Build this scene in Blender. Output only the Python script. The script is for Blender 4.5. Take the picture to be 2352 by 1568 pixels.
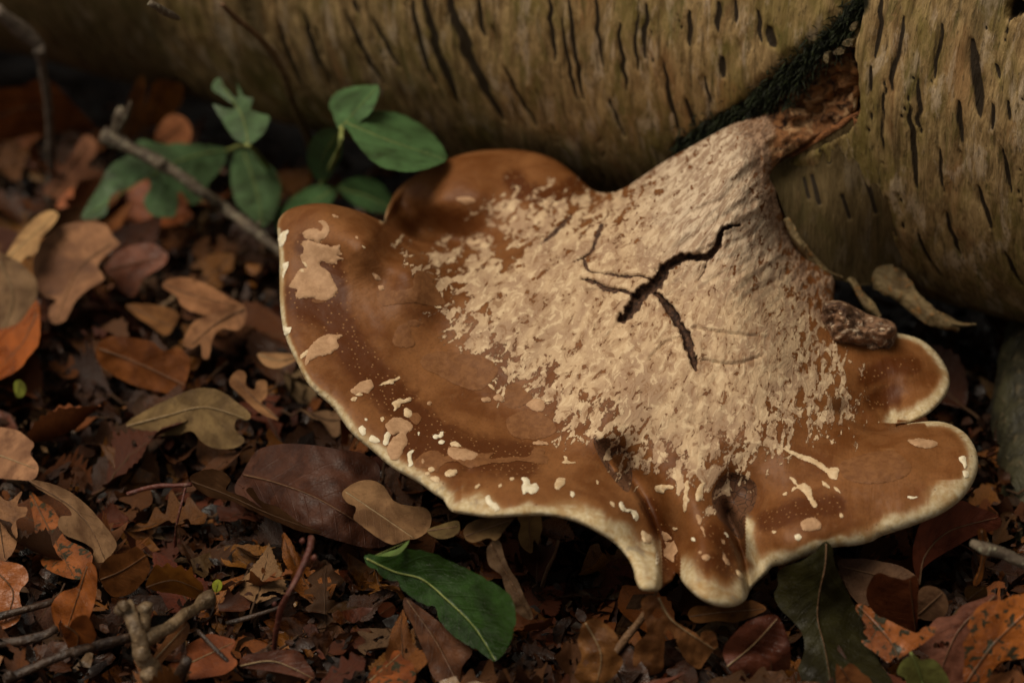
import bpy, bmesh, math, random
import numpy as np
from mathutils import Vector, Matrix
from mathutils.geometry import delaunay_2d_cdt

for o in list(bpy.data.objects):
    bpy.data.objects.remove(o, do_unlink=True)
SC = bpy.context.scene
COL = SC.collection
rnd = random.Random(11)
rng = np.random.default_rng(7)

# ------------------------------------------------------------------ camera
CAM_H, PITCH, LENS = 0.487, math.radians(30), 90.0
cd = bpy.data.cameras.new('camera')
cam = bpy.data.objects.new('camera', cd)
COL.objects.link(cam)
cam.location = (0, 0, CAM_H)
cam.rotation_euler = (math.pi / 2 - PITCH, 0, 0)
cd.lens, cd.sensor_width = LENS, 36.0
cd.clip_start, cd.clip_end = 0.01, 200
cd.dof.use_dof = True
cd.dof.focus_distance = 0.812
cd.dof.aperture_fstop = 7.6
SC.camera = cam

# ------------------------------------------------------------------ sky and sun (overcast woodland light)
SUN_EL, SUN_AZ = math.radians(64), math.radians(-112)      # azimuth measured from +y towards +x
w = bpy.data.worlds.new('World')
SC.world = w
w.use_nodes = True
wn = w.node_tree
wn.nodes.clear()
sky = wn.nodes.new('ShaderNodeTexSky')
sky.sky_type = 'NISHITA'
sky.sun_disc = False
sky.sun_elevation = SUN_EL
sky.sun_rotation = SUN_AZ
sky.air_density, sky.dust_density, sky.ozone_density = 1.0, 2.0, 1.0
hs = wn.nodes.new('ShaderNodeHueSaturation')
hs.inputs['Saturation'].default_value = 0.06
bg = wn.nodes.new('ShaderNodeBackground')
bg.inputs['Strength'].default_value = 0.05
wo = wn.nodes.new('ShaderNodeOutputWorld')
wn.links.new(sky.outputs['Color'], hs.inputs['Color'])
tint = wn.nodes.new('ShaderNodeMix')          # daylight that has come through an autumn canopy
tint.data_type, tint.blend_type = 'RGBA', 'MULTIPLY'
tint.inputs[0].default_value = 1.0
tint.inputs[7].default_value = (1.0, 0.94, 0.83, 1)
wn.links.new(hs.outputs['Color'], tint.inputs[6])
wn.links.new(tint.outputs[2], bg.inputs['Color'])
wn.links.new(bg.outputs['Background'], wo.inputs['Surface'])
sd = bpy.data.lights.new('sun', 'SUN')
sd.energy = 2.0
sd.angle = math.radians(38)
sd.color = (1.0, 0.87, 0.69)
so = bpy.data.objects.new('sun', sd)
COL.objects.link(so)
dvec = Vector((math.sin(SUN_AZ) * math.cos(SUN_EL), math.cos(SUN_AZ) * math.cos(SUN_EL), math.sin(SUN_EL)))
so.rotation_euler = dvec.to_track_quat('Z', 'Y').to_euler()
vs = SC.view_settings
vs.view_transform, vs.look = 'Standard', 'None'
vs.exposure, vs.gamma, vs.use_curve_mapping = 0.38, 1.0, False
SC.cycles.use_denoising = True
SC.cycles.max_bounces = 4
SC.cycles.caustics_reflective = False
SC.cycles.caustics_refractive = False

# ------------------------------------------------------------------ helpers: photo pixels <-> space
FW = np.array([0, math.cos(PITCH), -math.sin(PITCH)])
UP = np.array([0, math.sin(PITCH), math.cos(PITCH)])
RT = np.array([1.0, 0, 0])
CAMP = np.array([0, 0, CAM_H])
KX = 18.0 / LENS / 1176.0            # tangent per pixel of the 2352 x 1568 view


def ray(px, py):
    px, py = np.asarray(px, float), np.asarray(py, float)
    return FW + ((px - 1176) * KX)[..., None] * RT - ((py - 784) * KX)[..., None] * UP


def at(px, py, d):
    return CAMP + np.asarray(d, float)[..., None] * ray(px, py)


def depth_h(px, py, h):
    """depth at which the pixel's ray meets the level z = h"""
    return (np.asarray(h, float) - CAM_H) / ray(px, py)[..., 2]


def val_depth(px, py, v):
    return v if v > 0.3 else float(depth_h(px, py, v))


def proj(P):
    q = np.asarray(P) - CAMP
    d = q @ FW
    return 1176 + (q @ RT) / d / KX, 784 - (q @ UP) / d / KX, d


# ------------------------------------------------------------------ helpers: noise and 2-D geometry
def _h(ix, iy, iz, s):
    n = (ix * 374761393 + iy * 668265263 + iz * 2147483647 + s * 1274126177) & 0xffffffff
    n = ((n ^ (n >> 13)) * 1274126177) & 0xffffffff
    return ((n ^ (n >> 16)) & 0xffff) / 65535.0


def vnoise(x, y, z=0.0, s=0):
    x, y = np.asarray(x, float), np.asarray(y, float)
    z = np.zeros_like(x) + z
    i, j, k = np.floor(x).astype(np.int64), np.floor(y).astype(np.int64), np.floor(z).astype(np.int64)
    fx, fy, fz = x - i, y - j, z - k
    fx, fy, fz = [t * t * (3 - 2 * t) for t in (fx, fy, fz)]
    r = 0
    for a in (0, 1):
        for b in (0, 1):
            for c in (0, 1):
                wgt = (fx if a else 1 - fx) * (fy if b else 1 - fy) * (fz if c else 1 - fz)
                r = r + wgt * _h(i + a, j + b, k + c, s)
    return r * 2 - 1


def fbm(x, y, z=0.0, o=4, s=0):
    r, a, t = 0, 1.0, 0
    for q in range(o):
        r = r + a * vnoise(np.asarray(x) * 2 ** q, np.asarray(y) * 2 ** q, np.asarray(z) * 2 ** q, s + q * 17)
        t += a
        a *= 0.5
    return r / t


def sstep(a, b, x):
    t = np.clip((np.asarray(x) - a) / (b - a), 0, 1)
    return t * t * (3 - 2 * t)


def smooth_loop(pts, step=8.0, closed=True):
    p = np.array(pts, float)
    n = len(p)
    out = []
    rngk = range(n if closed else n - 1)
    for i in rngk:
        if closed:
            p0, p1, p2, p3 = p[i - 1], p[i], p[(i + 1) % n], p[(i + 2) % n]
        else:
            p0, p1, p2, p3 = p[max(i - 1, 0)], p[i], p[i + 1], p[min(i + 2, n - 1)]
        L = np.linalg.norm(p2 - p1)
        m = max(1, int(round(L / step)))
        for k in range(m):
            t = k / m
            out.append(0.5 * (2 * p1 + (p2 - p0) * t + (2 * p0 - 5 * p1 + 4 * p2 - p3) * t * t + (3 * p1 - p0 - 3 * p2 + p3) * t ** 3))
    if not closed:
        out.append(p[-1])
    return np.array(out)


def seg_dist(P, line, closed=False):
    """distance, signed side (+ = right of travel) and parameter 0..1 of points to a polyline"""
    A = np.asarray(line, float)
    B = np.roll(A, -1, 0) if closed else A[1:]
    if not closed:
        A = A[:-1]
    best = np.full(len(P), 1e9)
    side = np.zeros(len(P))
    par = np.zeros(len(P))
    ls = np.linalg.norm(B - A, axis=1)
    acc = np.concatenate([[0], np.cumsum(ls)])
    for i in range(len(A)):
        d = B[i] - A[i]
        L2 = d @ d
        if L2 < 1e-12:
            continue
        q = P - A[i]
        t = np.clip((q @ d) / L2, 0, 1)
        r = q - t[:, None] * d
        dist = np.hypot(r[:, 0], r[:, 1])
        m = dist < best
        best[m] = dist[m]
        side[m] = np.sign(d[0] * q[m, 1] - d[1] * q[m, 0])
        par[m] = (acc[i] + t[m] * ls[i]) / acc[-1]
    return best, side, par


def inside(P, poly):
    x, y = P[:, 0], P[:, 1]
    c = np.zeros(len(P), bool)
    n = len(poly)
    for i in range(n):
        x1, y1 = poly[i]
        x2, y2 = poly[(i + 1) % n]
        if y1 == y2:
            continue
        m = ((y1 > y) != (y2 > y)) & (x < (x2 - x1) * (y - y1) / (y2 - y1) + x1)
        c ^= m
    return c


def sdf(P, poly):
    """positive inside"""
    d = seg_dist(P, poly, True)[0]
    return np.where(inside(P, poly), d, -d)


def tps(ctrl, smooth=0.0):
    C = np.array([[c[0], c[1]] for c in ctrl], float) / 1000
    v = np.array([c[2] for c in ctrl], float)
    n = len(C)

    def U(r2):
        return np.where(r2 > 1e-14, r2 * np.log(np.maximum(r2, 1e-14)), 0)
    K = U(((C[:, None] - C[None]) ** 2).sum(-1)) + np.eye(n) * smooth
    Pm = np.hstack([np.ones((n, 1)), C])
    A = np.block([[K, Pm], [Pm.T, np.zeros((3, 3))]])
    sol = np.linalg.lstsq(A, np.concatenate([v, np.zeros(3)]), rcond=None)[0]

    def f(px, py):
        q = np.stack([np.asarray(px, float), np.asarray(py, float)], -1) / 1000
        out = np.zeros(len(q))
        for i in range(0, len(q), 20000):
            b = q[i:i + 20000]
            r2 = ((b[:, None] - C[None]) ** 2).sum(-1)
            out[i:i + 20000] = U(r2) @ sol[:n] + sol[n] + b @ sol[n + 1:]
        return out
    return f


def cdt(outline, spacing, gap=0.45):
    """triangulate the inside of a closed outline; returns points, tris, boundary flag"""
    o = np.asarray(outline, float)
    x0, y0 = o.min(0)
    x1, y1 = o.max(0)
    gx, gy = np.meshgrid(np.arange(x0, x1, spacing), np.arange(y0, y1, spacing * 0.87))
    gx = gx + (np.arange(gx.shape[0]) % 2)[:, None] * spacing * 0.5
    g = np.stack([gx.ravel(), gy.ravel()], 1)
    g = g[inside(g, o)]
    g = g[seg_dist(g, o, True)[0] > spacing * gap]
    pts = [Vector((float(a), float(b))) for a, b in np.vstack([o, g])]
    n = len(o)
    r = delaunay_2d_cdt(pts, [(i, (i + 1) % n) for i in range(n)], [], 1, 1e-4)
    V = np.array([[v.x, v.y] for v in r[0]])
    F = [tuple(f) for f in r[2]]
    bd = np.zeros(len(V), bool)
    for i, orig in enumerate(r[3]):
        if any(k < n for k in orig):
            bd[i] = True
    return V, F, bd


# ------------------------------------------------------------------ helpers: objects
def obj(name, verts, faces, mat=None, parent=None, smooth=True):
    me = bpy.data.meshes.new(name)
    me.from_pydata([tuple(map(float, v)) for v in verts], [], [tuple(map(int, f)) for f in faces])
    if smooth:
        me.polygons.foreach_set('use_smooth', [True] * len(me.polygons))
    o = bpy.data.objects.new(name, me)
    COL.objects.link(o)
    if mat:
        me.materials.append(mat)
    if parent:
        o.parent = parent
    return o


def fattr(o, name, v):
    a = o.data.attributes.new(name, 'FLOAT', 'POINT')
    a.data.foreach_set('value', np.asarray(v, np.float32).ravel())


def vattr(o, name, v):
    a = o.data.attributes.new(name, 'FLOAT_VECTOR', 'POINT')
    a.data.foreach_set('vector', np.asarray(v, np.float32).ravel())


def tag(o, label=None, cat=None, group=None, kind=None):
    for k, v in (('label', label), ('category', cat), ('group', group), ('kind', kind)):
        if v:
            o[k] = v
    return o


def empty(name, loc=(0, 0, 0)):
    e = bpy.data.objects.new(name, None)
    e.empty_display_size = 0.01
    e.location = loc
    COL.objects.link(e)
    return e


def rebase(o, base):
    """shift mesh data so that the object's origin sits at base (parent empty at base)"""
    o.data.transform(Matrix.Translation(-Vector(base)))


def tube(name, pts, rad, mat, parent=None, n=9, rough=0.0, seed=0, cap=True, step=None, base=None):
    P = np.array(pts, float)
    R = np.array(rad, float)
    if step:
        L = np.concatenate([[0], np.cumsum(np.linalg.norm(np.diff(P, axis=0), axis=1))])
        m = max(3, int(L[-1] / step))
        q = smooth_loop(P, step=step, closed=False)
        Lq = np.concatenate([[0], np.cumsum(np.linalg.norm(np.diff(q, axis=0), axis=1))])
        R = np.interp(Lq / Lq[-1], L / L[-1], R)
        P = q
    T = np.gradient(P, axis=0)
    T /= np.linalg.norm(T, axis=1)[:, None] + 1e-12
    ref = np.array([0.13, 0.21, 0.97])
    if abs(T[0] @ ref) > 0.9:
        ref = np.array([1.0, 0.1, 0])
    N = np.cross(T, ref)
    N /= np.linalg.norm(N, axis=1)[:, None] + 1e-12
    B = np.cross(T, N)
    a = np.linspace(0, 2 * math.pi, n, endpoint=False)
    ring = np.cos(a)[None, :, None] * N[:, None] + np.sin(a)[None, :, None] * B[:, None]
    rr = R[:, None] * np.ones((1, n))
    if rough:
        s = np.arange(len(P))[:, None] * 0.55 + np.zeros((1, n))
        rr = rr * (1 + rough * vnoise(s, np.cos(a)[None] * 1.3 + 5 + 0 * s, np.sin(a)[None] * 1.3 + 0 * s, seed))
    V = (P[:, None] + ring * rr[:, :, None]).reshape(-1, 3)
    F = []
    for i in range(len(P) - 1):
        for j in range(n):
            k = (j + 1) % n
            F.append((i * n + j, i * n + k, (i + 1) * n + k, (i + 1) * n + j))
    if cap:
        V = np.vstack([V, P[0] - T[0] * R[0] * 0.35, P[-1] + T[-1] * R[-1] * 0.35])
        a0, a1 = len(V) - 2, len(V) - 1
        e = (len(P) - 1) * n
        for j in range(n):
            k = (j + 1) % n
            F.append((a0, k, j))
            F.append((a1, e + j, e + k))
    if base is not None:
        V = V - np.asarray(base)
    o = obj(name, V, F, mat, parent)
    return o


# ------------------------------------------------------------------ node helper
class NT:
    def __init__(self, name):
        self.m = bpy.data.materials.new(name)
        self.m.use_nodes = True
        self.t = self.m.node_tree
        self.t.nodes.clear()
        self.out = self.t.nodes.new('ShaderNodeOutputMaterial')
        self.bsdf = self.t.nodes.new('ShaderNodeBsdfPrincipled')
        self.t.links.new(self.bsdf.outputs[0], self.out.inputs['Surface'])

    def n(self, typ, **kw):
        nd = self.t.nodes.new(typ)
        for k, v in kw.items():
            setattr(nd, k, v)
        return nd

    def link(self, a, b):
        self.t.links.new(a, b)

    def put(self, sock, v):
        if hasattr(v, 'is_output') or isinstance(v, bpy.types.NodeSocket):
            self.link(v, sock)
        elif isinstance(v, (tuple, list)) and len(v) == 3 and sock.type == 'RGBA':
            sock.default_value = (*v, 1)
        else:
            sock.default_value = v

    def attr(self, name, out='Fac'):
        a = self.n('ShaderNodeAttribute', attribute_name=name)
        return a.outputs[out]

    def math(self, op, a, b=0.0, c=0.0, clamp=False):
        m = self.n('ShaderNodeMath', operation=op, use_clamp=clamp)
        for i, v in enumerate((a, b, c)):
            self.put(m.inputs[i], v)
        return m.outputs[0]

    def mix(self, f, a, b, blend='MIX'):
        m = self.n('ShaderNodeMix', data_type='RGBA', blend_type=blend)
        self.put(m.inputs[0], f)
        self.put(m.inputs[6], a)
        self.put(m.inputs[7], b)
        return m.outputs[2]

    def ramp(self, v, lo, hi):
        m = self.n('ShaderNodeMapRange', interpolation_type='SMOOTHSTEP')
        self.put(m.inputs[0], v)
        m.inputs[1].default_value, m.inputs[2].default_value = lo, hi
        m.inputs[3].default_value, m.inputs[4].default_value = 0, 1
        return m.outputs[0]

    def coord(self, kind='Object'):
        return self.n('ShaderNodeTexCoord').outputs[kind]

    def vec(self, v, scale=(1, 1, 1), loc=(0, 0, 0)):
        m = self.n('ShaderNodeMapping')
        self.link(v, m.inputs[0])
        self.put(m.inputs['Location'], loc)
        m.inputs['Scale'].default_value = scale
        return m.outputs[0]

    def noise(self, v, scale, detail=4, rough=0.55, dist=0.0):
        t = self.n('ShaderNodeTexNoise')
        self.link(v, t.inputs['Vector'])
        t.inputs['Scale'].default_value = scale
        t.inputs['Detail'].default_value = detail
        t.inputs['Roughness'].default_value = rough
        t.inputs['Distortion'].default_value = dist
        return t.outputs['Fac']

    def voro(self, v, scale, out='Distance', feature='F1', rand=1.0):
        t = self.n('ShaderNodeTexVoronoi', feature=feature)
        self.link(v, t.inputs['Vector'])
        t.inputs['Scale'].default_value = scale
        t.inputs['Randomness'].default_value = rand
        return t.outputs[out]

    def sep(self, v):
        s = self.n('ShaderNodeSeparateXYZ')
        self.link(v, s.inputs[0])
        return s.outputs

    def bump(self, h, strength=0.4, dist=0.001):
        b = self.n('ShaderNodeBump')
        b.inputs['Strength'].default_value = strength
        b.inputs['Distance'].default_value = dist
        self.link(h, b.inputs['Height'])
        self.link(b.outputs[0], self.bsdf.inputs['Normal'])

    def fin(self, col, rough, spec=0.5):
        self.put(self.bsdf.inputs['Base Color'], col)
        self.put(self.bsdf.inputs['Roughness'], rough)
        self.put(self.bsdf.inputs['Specular IOR Level'], spec)
        return self.m


M = {}


# ------------------------------------------------------------------ materials
def mat_soil():
    t = NT('dark_humus')
    c = t.coord()
    a = t.noise(c, 60, 6, 0.65)
    b = t.noise(c, 320, 4, 0.6)
    col = t.mix(t.ramp(a, 0.3, 0.7), (0.014, 0.007, 0.003), (0.050, 0.024, 0.010))
    col = t.mix(t.ramp(b, 0.62, 0.72), col, (0.09, 0.042, 0.016))
    t.bump(t.math('ADD', a, t.math('MULTIPLY', b, 0.4)), 0.9, 0.004)
    return t.fin(col, 0.75, 0.3)


def mat_bark():
    t = NT('birch_bark')
    v = t.attr('bark', 'Vector')               # (along the log, round the log, 0) in metres
    streak = t.vec(v, (1, 0.28, 1))
    n1 = t.noise(streak, 260, 6, 0.7, 0.6)
    n2 = t.noise(t.vec(v, (1, 0.35, 1), (3, 1, 0)), 70, 5, 0.6, 0.5)
    n3 = t.noise(t.vec(v, (1, 0.5, 1), (7, 2, 0)), 38, 5, 0.65, 0.8)
    n4 = t.noise(t.vec(v, (1, 0.3, 1), (1, 9, 0)), 130, 5, 0.7, 0.4)
    col = t.mix(t.ramp(n1, 0.30, 0.72), (0.135, 0.080, 0.030), (0.46, 0.315, 0.145))
    col = t.mix(t.math('MULTIPLY', t.ramp(n3, 0.46, 0.66), 0.70), col, (0.155, 0.125, 0.028))
    col = t.mix(t.math('MULTIPLY', t.ramp(n2, 0.53, 0.70), 0.55), col, (0.27, 0.130, 0.048))
    col = t.mix(t.math('MULTIPLY', t.ramp(n4, 0.52, 0.66), 0.62), col, (0.54, 0.42, 0.29))
    s2 = t.noise(t.vec(v, (1, 0.10, 1), (2, 5, 0)), 420, 5, 0.7, 0.3)
    col = t.mix(t.math('MULTIPLY', t.ramp(s2, 0.52, 0.66), 0.75), col, (0.075, 0.050, 0.020))
    s3 = t.noise(t.vec(v, (1, 0.22, 1), (8, 3, 0)), 210, 6, 0.7, 0.5)
    col = t.mix(t.math('MULTIPLY', t.ramp(s3, 0.55, 0.64), 0.55), col, (0.105, 0.092, 0.022))
    fl = t.noise(streak, 900, 3, 0.6)
    col = t.mix(t.math('MULTIPLY', t.ramp(fl, 0.58, 0.68), 0.6), col, (0.05, 0.035, 0.018))
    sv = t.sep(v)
    far = t.ramp(sv[0], 0.16, 0.42)  # canopy shade put into the colour: dark stain patches thicken towards the far end
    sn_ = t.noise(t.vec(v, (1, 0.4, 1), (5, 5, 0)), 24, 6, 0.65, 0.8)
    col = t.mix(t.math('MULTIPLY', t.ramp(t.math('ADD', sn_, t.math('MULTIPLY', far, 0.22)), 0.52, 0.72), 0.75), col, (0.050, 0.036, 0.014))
    lent = t.math('ADD', t.attr('lent'), t.math('MULTIPLY', t.math('SUBTRACT', n1, 0.5), 1.3))
    col = t.mix(t.math('MULTIPLY', t.ramp(lent, 0.30, 0.66), 0.97), col, (0.022, 0.015, 0.009))
    cv = t.attr('cav')
    wn_ = t.noise(t.vec(v, (0.6, 1.0, 1)), 150, 6, 0.7, 1.2)
    wood = t.mix(t.ramp(wn_, 0.36, 0.60), (0.018, 0.008, 0.005), (0.27, 0.115, 0.038))
    wood = t.mix(t.ramp(t.noise(v, 110, 5, 0.6), 0.52, 0.62), wood, (0.36, 0.21, 0.095))
    col = t.mix(t.ramp(cv, 0.45, 0.6), col, wood)
    dk = t.math('ADD', t.attr('moss'), t.math('MULTIPLY', t.math('SUBTRACT', n2, 0.5), 0.8))
    col = t.mix(t.ramp(dk, 0.35, 0.75), col, (0.010, 0.010, 0.004))
    h = t.math('ADD', t.math('MULTIPLY', n1, 0.8), t.math('MULTIPLY', n4, 0.5))
    h = t.math('ADD', h, t.math('MULTIPLY', t.math('MULTIPLY', wn_, cv), 3.0))
    h = t.math('ADD', h, t.math('MULTIPLY', s2, -1.0))
    t.bump(h, 0.8, 0.0018)
    return t.fin(col, t.math('ADD', 0.55, t.math('MULTIPLY', n2, 0.3)), 0.18)


def mat_cap():
    t = NT('fungus_skin')
    sk = t.attr('skin', 'Vector')              # (radius, arc, 0) in mm from the stalk
    pl = t.attr('plan', 'Vector')              # plain surface chart in mm
    tan_, rim, dark, crack, eye, stem = [t.attr(k) for k in ('tan', 'rim', 'dark', 'crack', 'eye', 'stem')]
    # smooth brown skin
    m1 = t.noise(pl, 0.06, 5, 0.55, 0.4)
    m2 = t.noise(pl, 1.1, 4, 0.6)
    m3 = t.noise(pl, 0.22, 5, 0.6, 0.8)
    brown = t.mix(t.ramp(m1, 0.35, 0.68), (0.130, 0.043, 0.010), (0.225, 0.092, 0.030))
    brown = t.mix(t.math('MULTIPLY', t.ramp(m3, 0.5, 0.62), 0.45), brown, (0.195, 0.080, 0.026))
    dk = t.ramp(t.math('ADD', dark, t.math('MULTIPLY', t.math('SUBTRACT', m3, 0.5), 0.9)), 0.16, 0.72)
    brown = t.mix(t.math('MULTIPLY', dk, 0.92), brown, (0.078, 0.020, 0.003))
    brown = t.mix(t.math('MULTIPLY', t.ramp(m2, 0.45, 0.7), 0.28), brown, (0.07, 0.03, 0.012))
    # pale pinpricks in the darker bands
    pv = t.voro(pl, 0.62, rand=0.9)
    pm = t.math('MULTIPLY', t.math('SUBTRACT', 1.0, t.ramp(pv, 0.13, 0.24)), t.ramp(t.math('ADD', dark, t.math('MULTIPLY', t.math('SUBTRACT', m1, 0.5), 1.0)), 0.28, 0.6))
    brown = t.mix(t.math('MULTIPLY', pm, 0.55), brown, (0.44, 0.23, 0.09))
    # sunken eye-like scars
    ev = t.voro(pl, 0.42, feature='DISTANCE_TO_EDGE')
    eyec = t.mix(t.ramp(ev, 0.0, 0.07), (0.022, 0.012, 0.008), t.mix(m3, (0.085, 0.036, 0.018), (0.15, 0.070, 0.036)))
    brown = t.mix(t.ramp(eye, 0.3, 0.6), brown, eyec)
    # torn pale crust over the middle
    a1 = t.noise(t.vec(sk, (0.60, 1.0, 1)), 0.40, 7, 0.60, 0.6)
    a2 = t.noise(t.vec(sk, (0.75, 1.0, 1), (31, 7, 0)), 1.15, 4, 0.6, 0.5)
    a3 = t.noise(t.vec(sk, (0.6, 1.0, 1), (3, 17, 0)), 0.16, 4, 0.55, 0.5)
    f = t.math('ADD', tan_, t.math('MULTIPLY', t.math('SUBTRACT', a1, 0.5), 3.9))
    f = t.math('ADD', f, t.math('MULTIPLY', t.math('SUBTRACT', a2, 0.5), 1.7))
    tm = t.ramp(f, 0.02, 0.11)
    c1 = t.mix(t.ramp(a3, 0.38, 0.62), (0.37, 0.240, 0.148), (0.55, 0.390, 0.238))
    a4 = t.noise(t.vec(sk, (0.7, 1.0, 1), (11, 47, 0)), 0.55, 5, 0.62, 0.9)
    c1 = t.mix(t.math('MULTIPLY', t.ramp(a4, 0.53, 0.60), 0.75), c1, (0.66, 0.50, 0.315))
    c1 = t.mix(t.math('MULTIPLY', t.ramp(a4, 0.44, 0.36), 0.8), c1, (0.255, 0.142, 0.073))
    c1 = t.mix(t.math('MULTIPLY', t.ramp(a1, 0.52, 0.40), 0.5), c1, (0.28, 0.160, 0.085))
    nk = t.attr('neck')
    ridg = t.noise(t.vec(sk, (0.30, 1.0, 1), (19, 2, 0)), 0.55, 5, 0.62, 1.0)
    nc = t.mix(t.ramp(ridg, 0.40, 0.60), (0.30, 0.20, 0.135), (0.66, 0.53, 0.385))
    c1 = t.mix(t.math('MULTIPLY', nk, 0.75), c1, nc)
    st = t.ramp(t.math('ADD', stem, t.math('MULTIPLY', t.math('SUBTRACT', a1, 0.5), 1.4)), 0.35, 0.8)
    fib = t.noise(t.vec(sk, (0.4, 1.0, 1), (3, 0, 0)), 0.5, 6, 0.7, 1.2)
    c2 = t.mix(t.ramp(fib, 0.36, 0.62), (0.11, 0.058, 0.034), (0.38, 0.245, 0.155))
    c1 = t.mix(st, c1, c2)
    col = t.mix(tm, brown, c1)
    tw_ = t.noise(t.vec(pl, (0.7, 1.0, 1), (5, 0, 0)), 0.20, 6, 0.7, 1.5)
    tc = t.mix(t.ramp(tw_, 0.38, 0.56), (0.020, 0.009, 0.006), (0.23, 0.100, 0.038))
    tc = t.mix(t.ramp(t.noise(pl, 0.13, 6, 0.65, 0.8), 0.50, 0.60), tc, (0.40, 0.235, 0.115))
    edge = t.math('MULTIPLY', t.ramp(f, -0.12, 0.06), t.math('SUBTRACT', 1.0, tm))
    col = t.mix(t.math('MULTIPLY', edge, 0.45), col, (0.07, 0.03, 0.014))
    col = t.mix(t.ramp(t.attr('torn'), 0.3, 0.7), col, tc)
    # cream margin
    rn = t.noise(t.vec(sk, (0.45, 1.0, 1)), 0.15, 6, 0.62, 0.5)
    rf = t.ramp(t.math('ADD', rim, t.math('MULTIPLY', t.math('SUBTRACT', rn, 0.5), 1.1)), 0.06, 1.0)
    rc = t.mix(t.ramp(t.noise(pl, 0.5, 4, 0.6), 0.3, 0.7), (0.46, 0.345, 0.18), (0.64, 0.54, 0.355))
    rc = t.mix(t.ramp(rf, 0.15, 0.8), (0.33, 0.155, 0.052), rc)
    rc = t.mix(t.math('MULTIPLY', t.ramp(t.noise(pl, 0.085, 5, 0.65, 0.8), 0.52, 0.66), 0.75), rc, (0.36, 0.215, 0.085))
    rc = t.mix(t.math('MULTIPLY', t.ramp(t.noise(t.vec(pl, (1, 1, 1), (40, 9, 0)), 0.14, 5, 0.6, 0.5), 0.60, 0.68), 0.55), rc, (0.24, 0.20, 0.15))
    sp = t.voro(pl, 0.30)
    spk = t.math('MULTIPLY', t.math('SUBTRACT', 1.0, t.ramp(sp, 0.07, 0.13)), t.ramp(t.noise(pl, 0.12, 3), 0.42, 0.56))
    rc = t.mix(t.math('MULTIPLY', spk, 0.9), rc, (0.05, 0.028, 0.014))
    col = t.mix(rf, col, rc)
    # open cracks show the brown flesh
    ck = t.ramp(t.math('ADD', crack, t.math('MULTIPLY', t.math('SUBTRACT', a2, 0.5), 0.5)), 0.38, 0.58)
    ckc = t.mix(t.ramp(t.noise(pl, 0.7, 3), 0.35, 0.65), (0.030, 0.017, 0.012), (0.115, 0.058, 0.034))
    col = t.mix(ck, col, ckc)
    h = t.math('ADD', t.math('MULTIPLY', tm, 1.3), t.math('MULTIPLY', t.math('MULTIPLY', a4, tm), 1.6))
    h = t.math('ADD', h, t.math('MULTIPLY', m2, 0.22))
    wr = t.noise(t.vec(sk, (0.25, 1.0, 1), (9, 4, 0)), 0.35, 5, 0.6, 0.8)
    h = t.math('ADD', h, t.math('MULTIPLY', wr, 0.9))
    h = t.math('ADD', h, t.math('MULTIPLY', pm, 0.25))
    h = t.math('ADD', h, t.math('MULTIPLY', t.math('MULTIPLY', fib, st), 2.0))
    h = t.math('ADD', h, t.math('MULTIPLY', t.math('MULTIPLY', ridg, nk), 2.2))
    t.bump(h, 0.55, 0.0007)
    ro = t.math('ADD', 0.50, t.math('MULTIPLY', t.math('MAXIMUM', tm, rf), 0.28))
    ro = t.math('ADD', ro, t.math('MULTIPLY', t.math('SUBTRACT', m3, 0.5), 0.25))
    return t.fin(col, ro, 0.2)


def mat_flake(name, c1, c2):
    t = NT(name)
    c = t.coord()
    a = t.noise(c, 420, 5, 0.6, 0.5)
    b = t.noise(c, 1500, 3, 0.6)
    col = t.mix(t.ramp(a, 0.35, 0.65), c1, c2)
    col = t.mix(t.math('MULTIPLY', t.ramp(b, 0.55, 0.7), 0.35), col, tuple(0.6 * k for k in c1))
    t.bump(t.math('ADD', a, t.math('MULTIPLY', b, 0.4)), 0.4, 0.0004)
    return t.fin(col, 0.7, 0.35)


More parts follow.
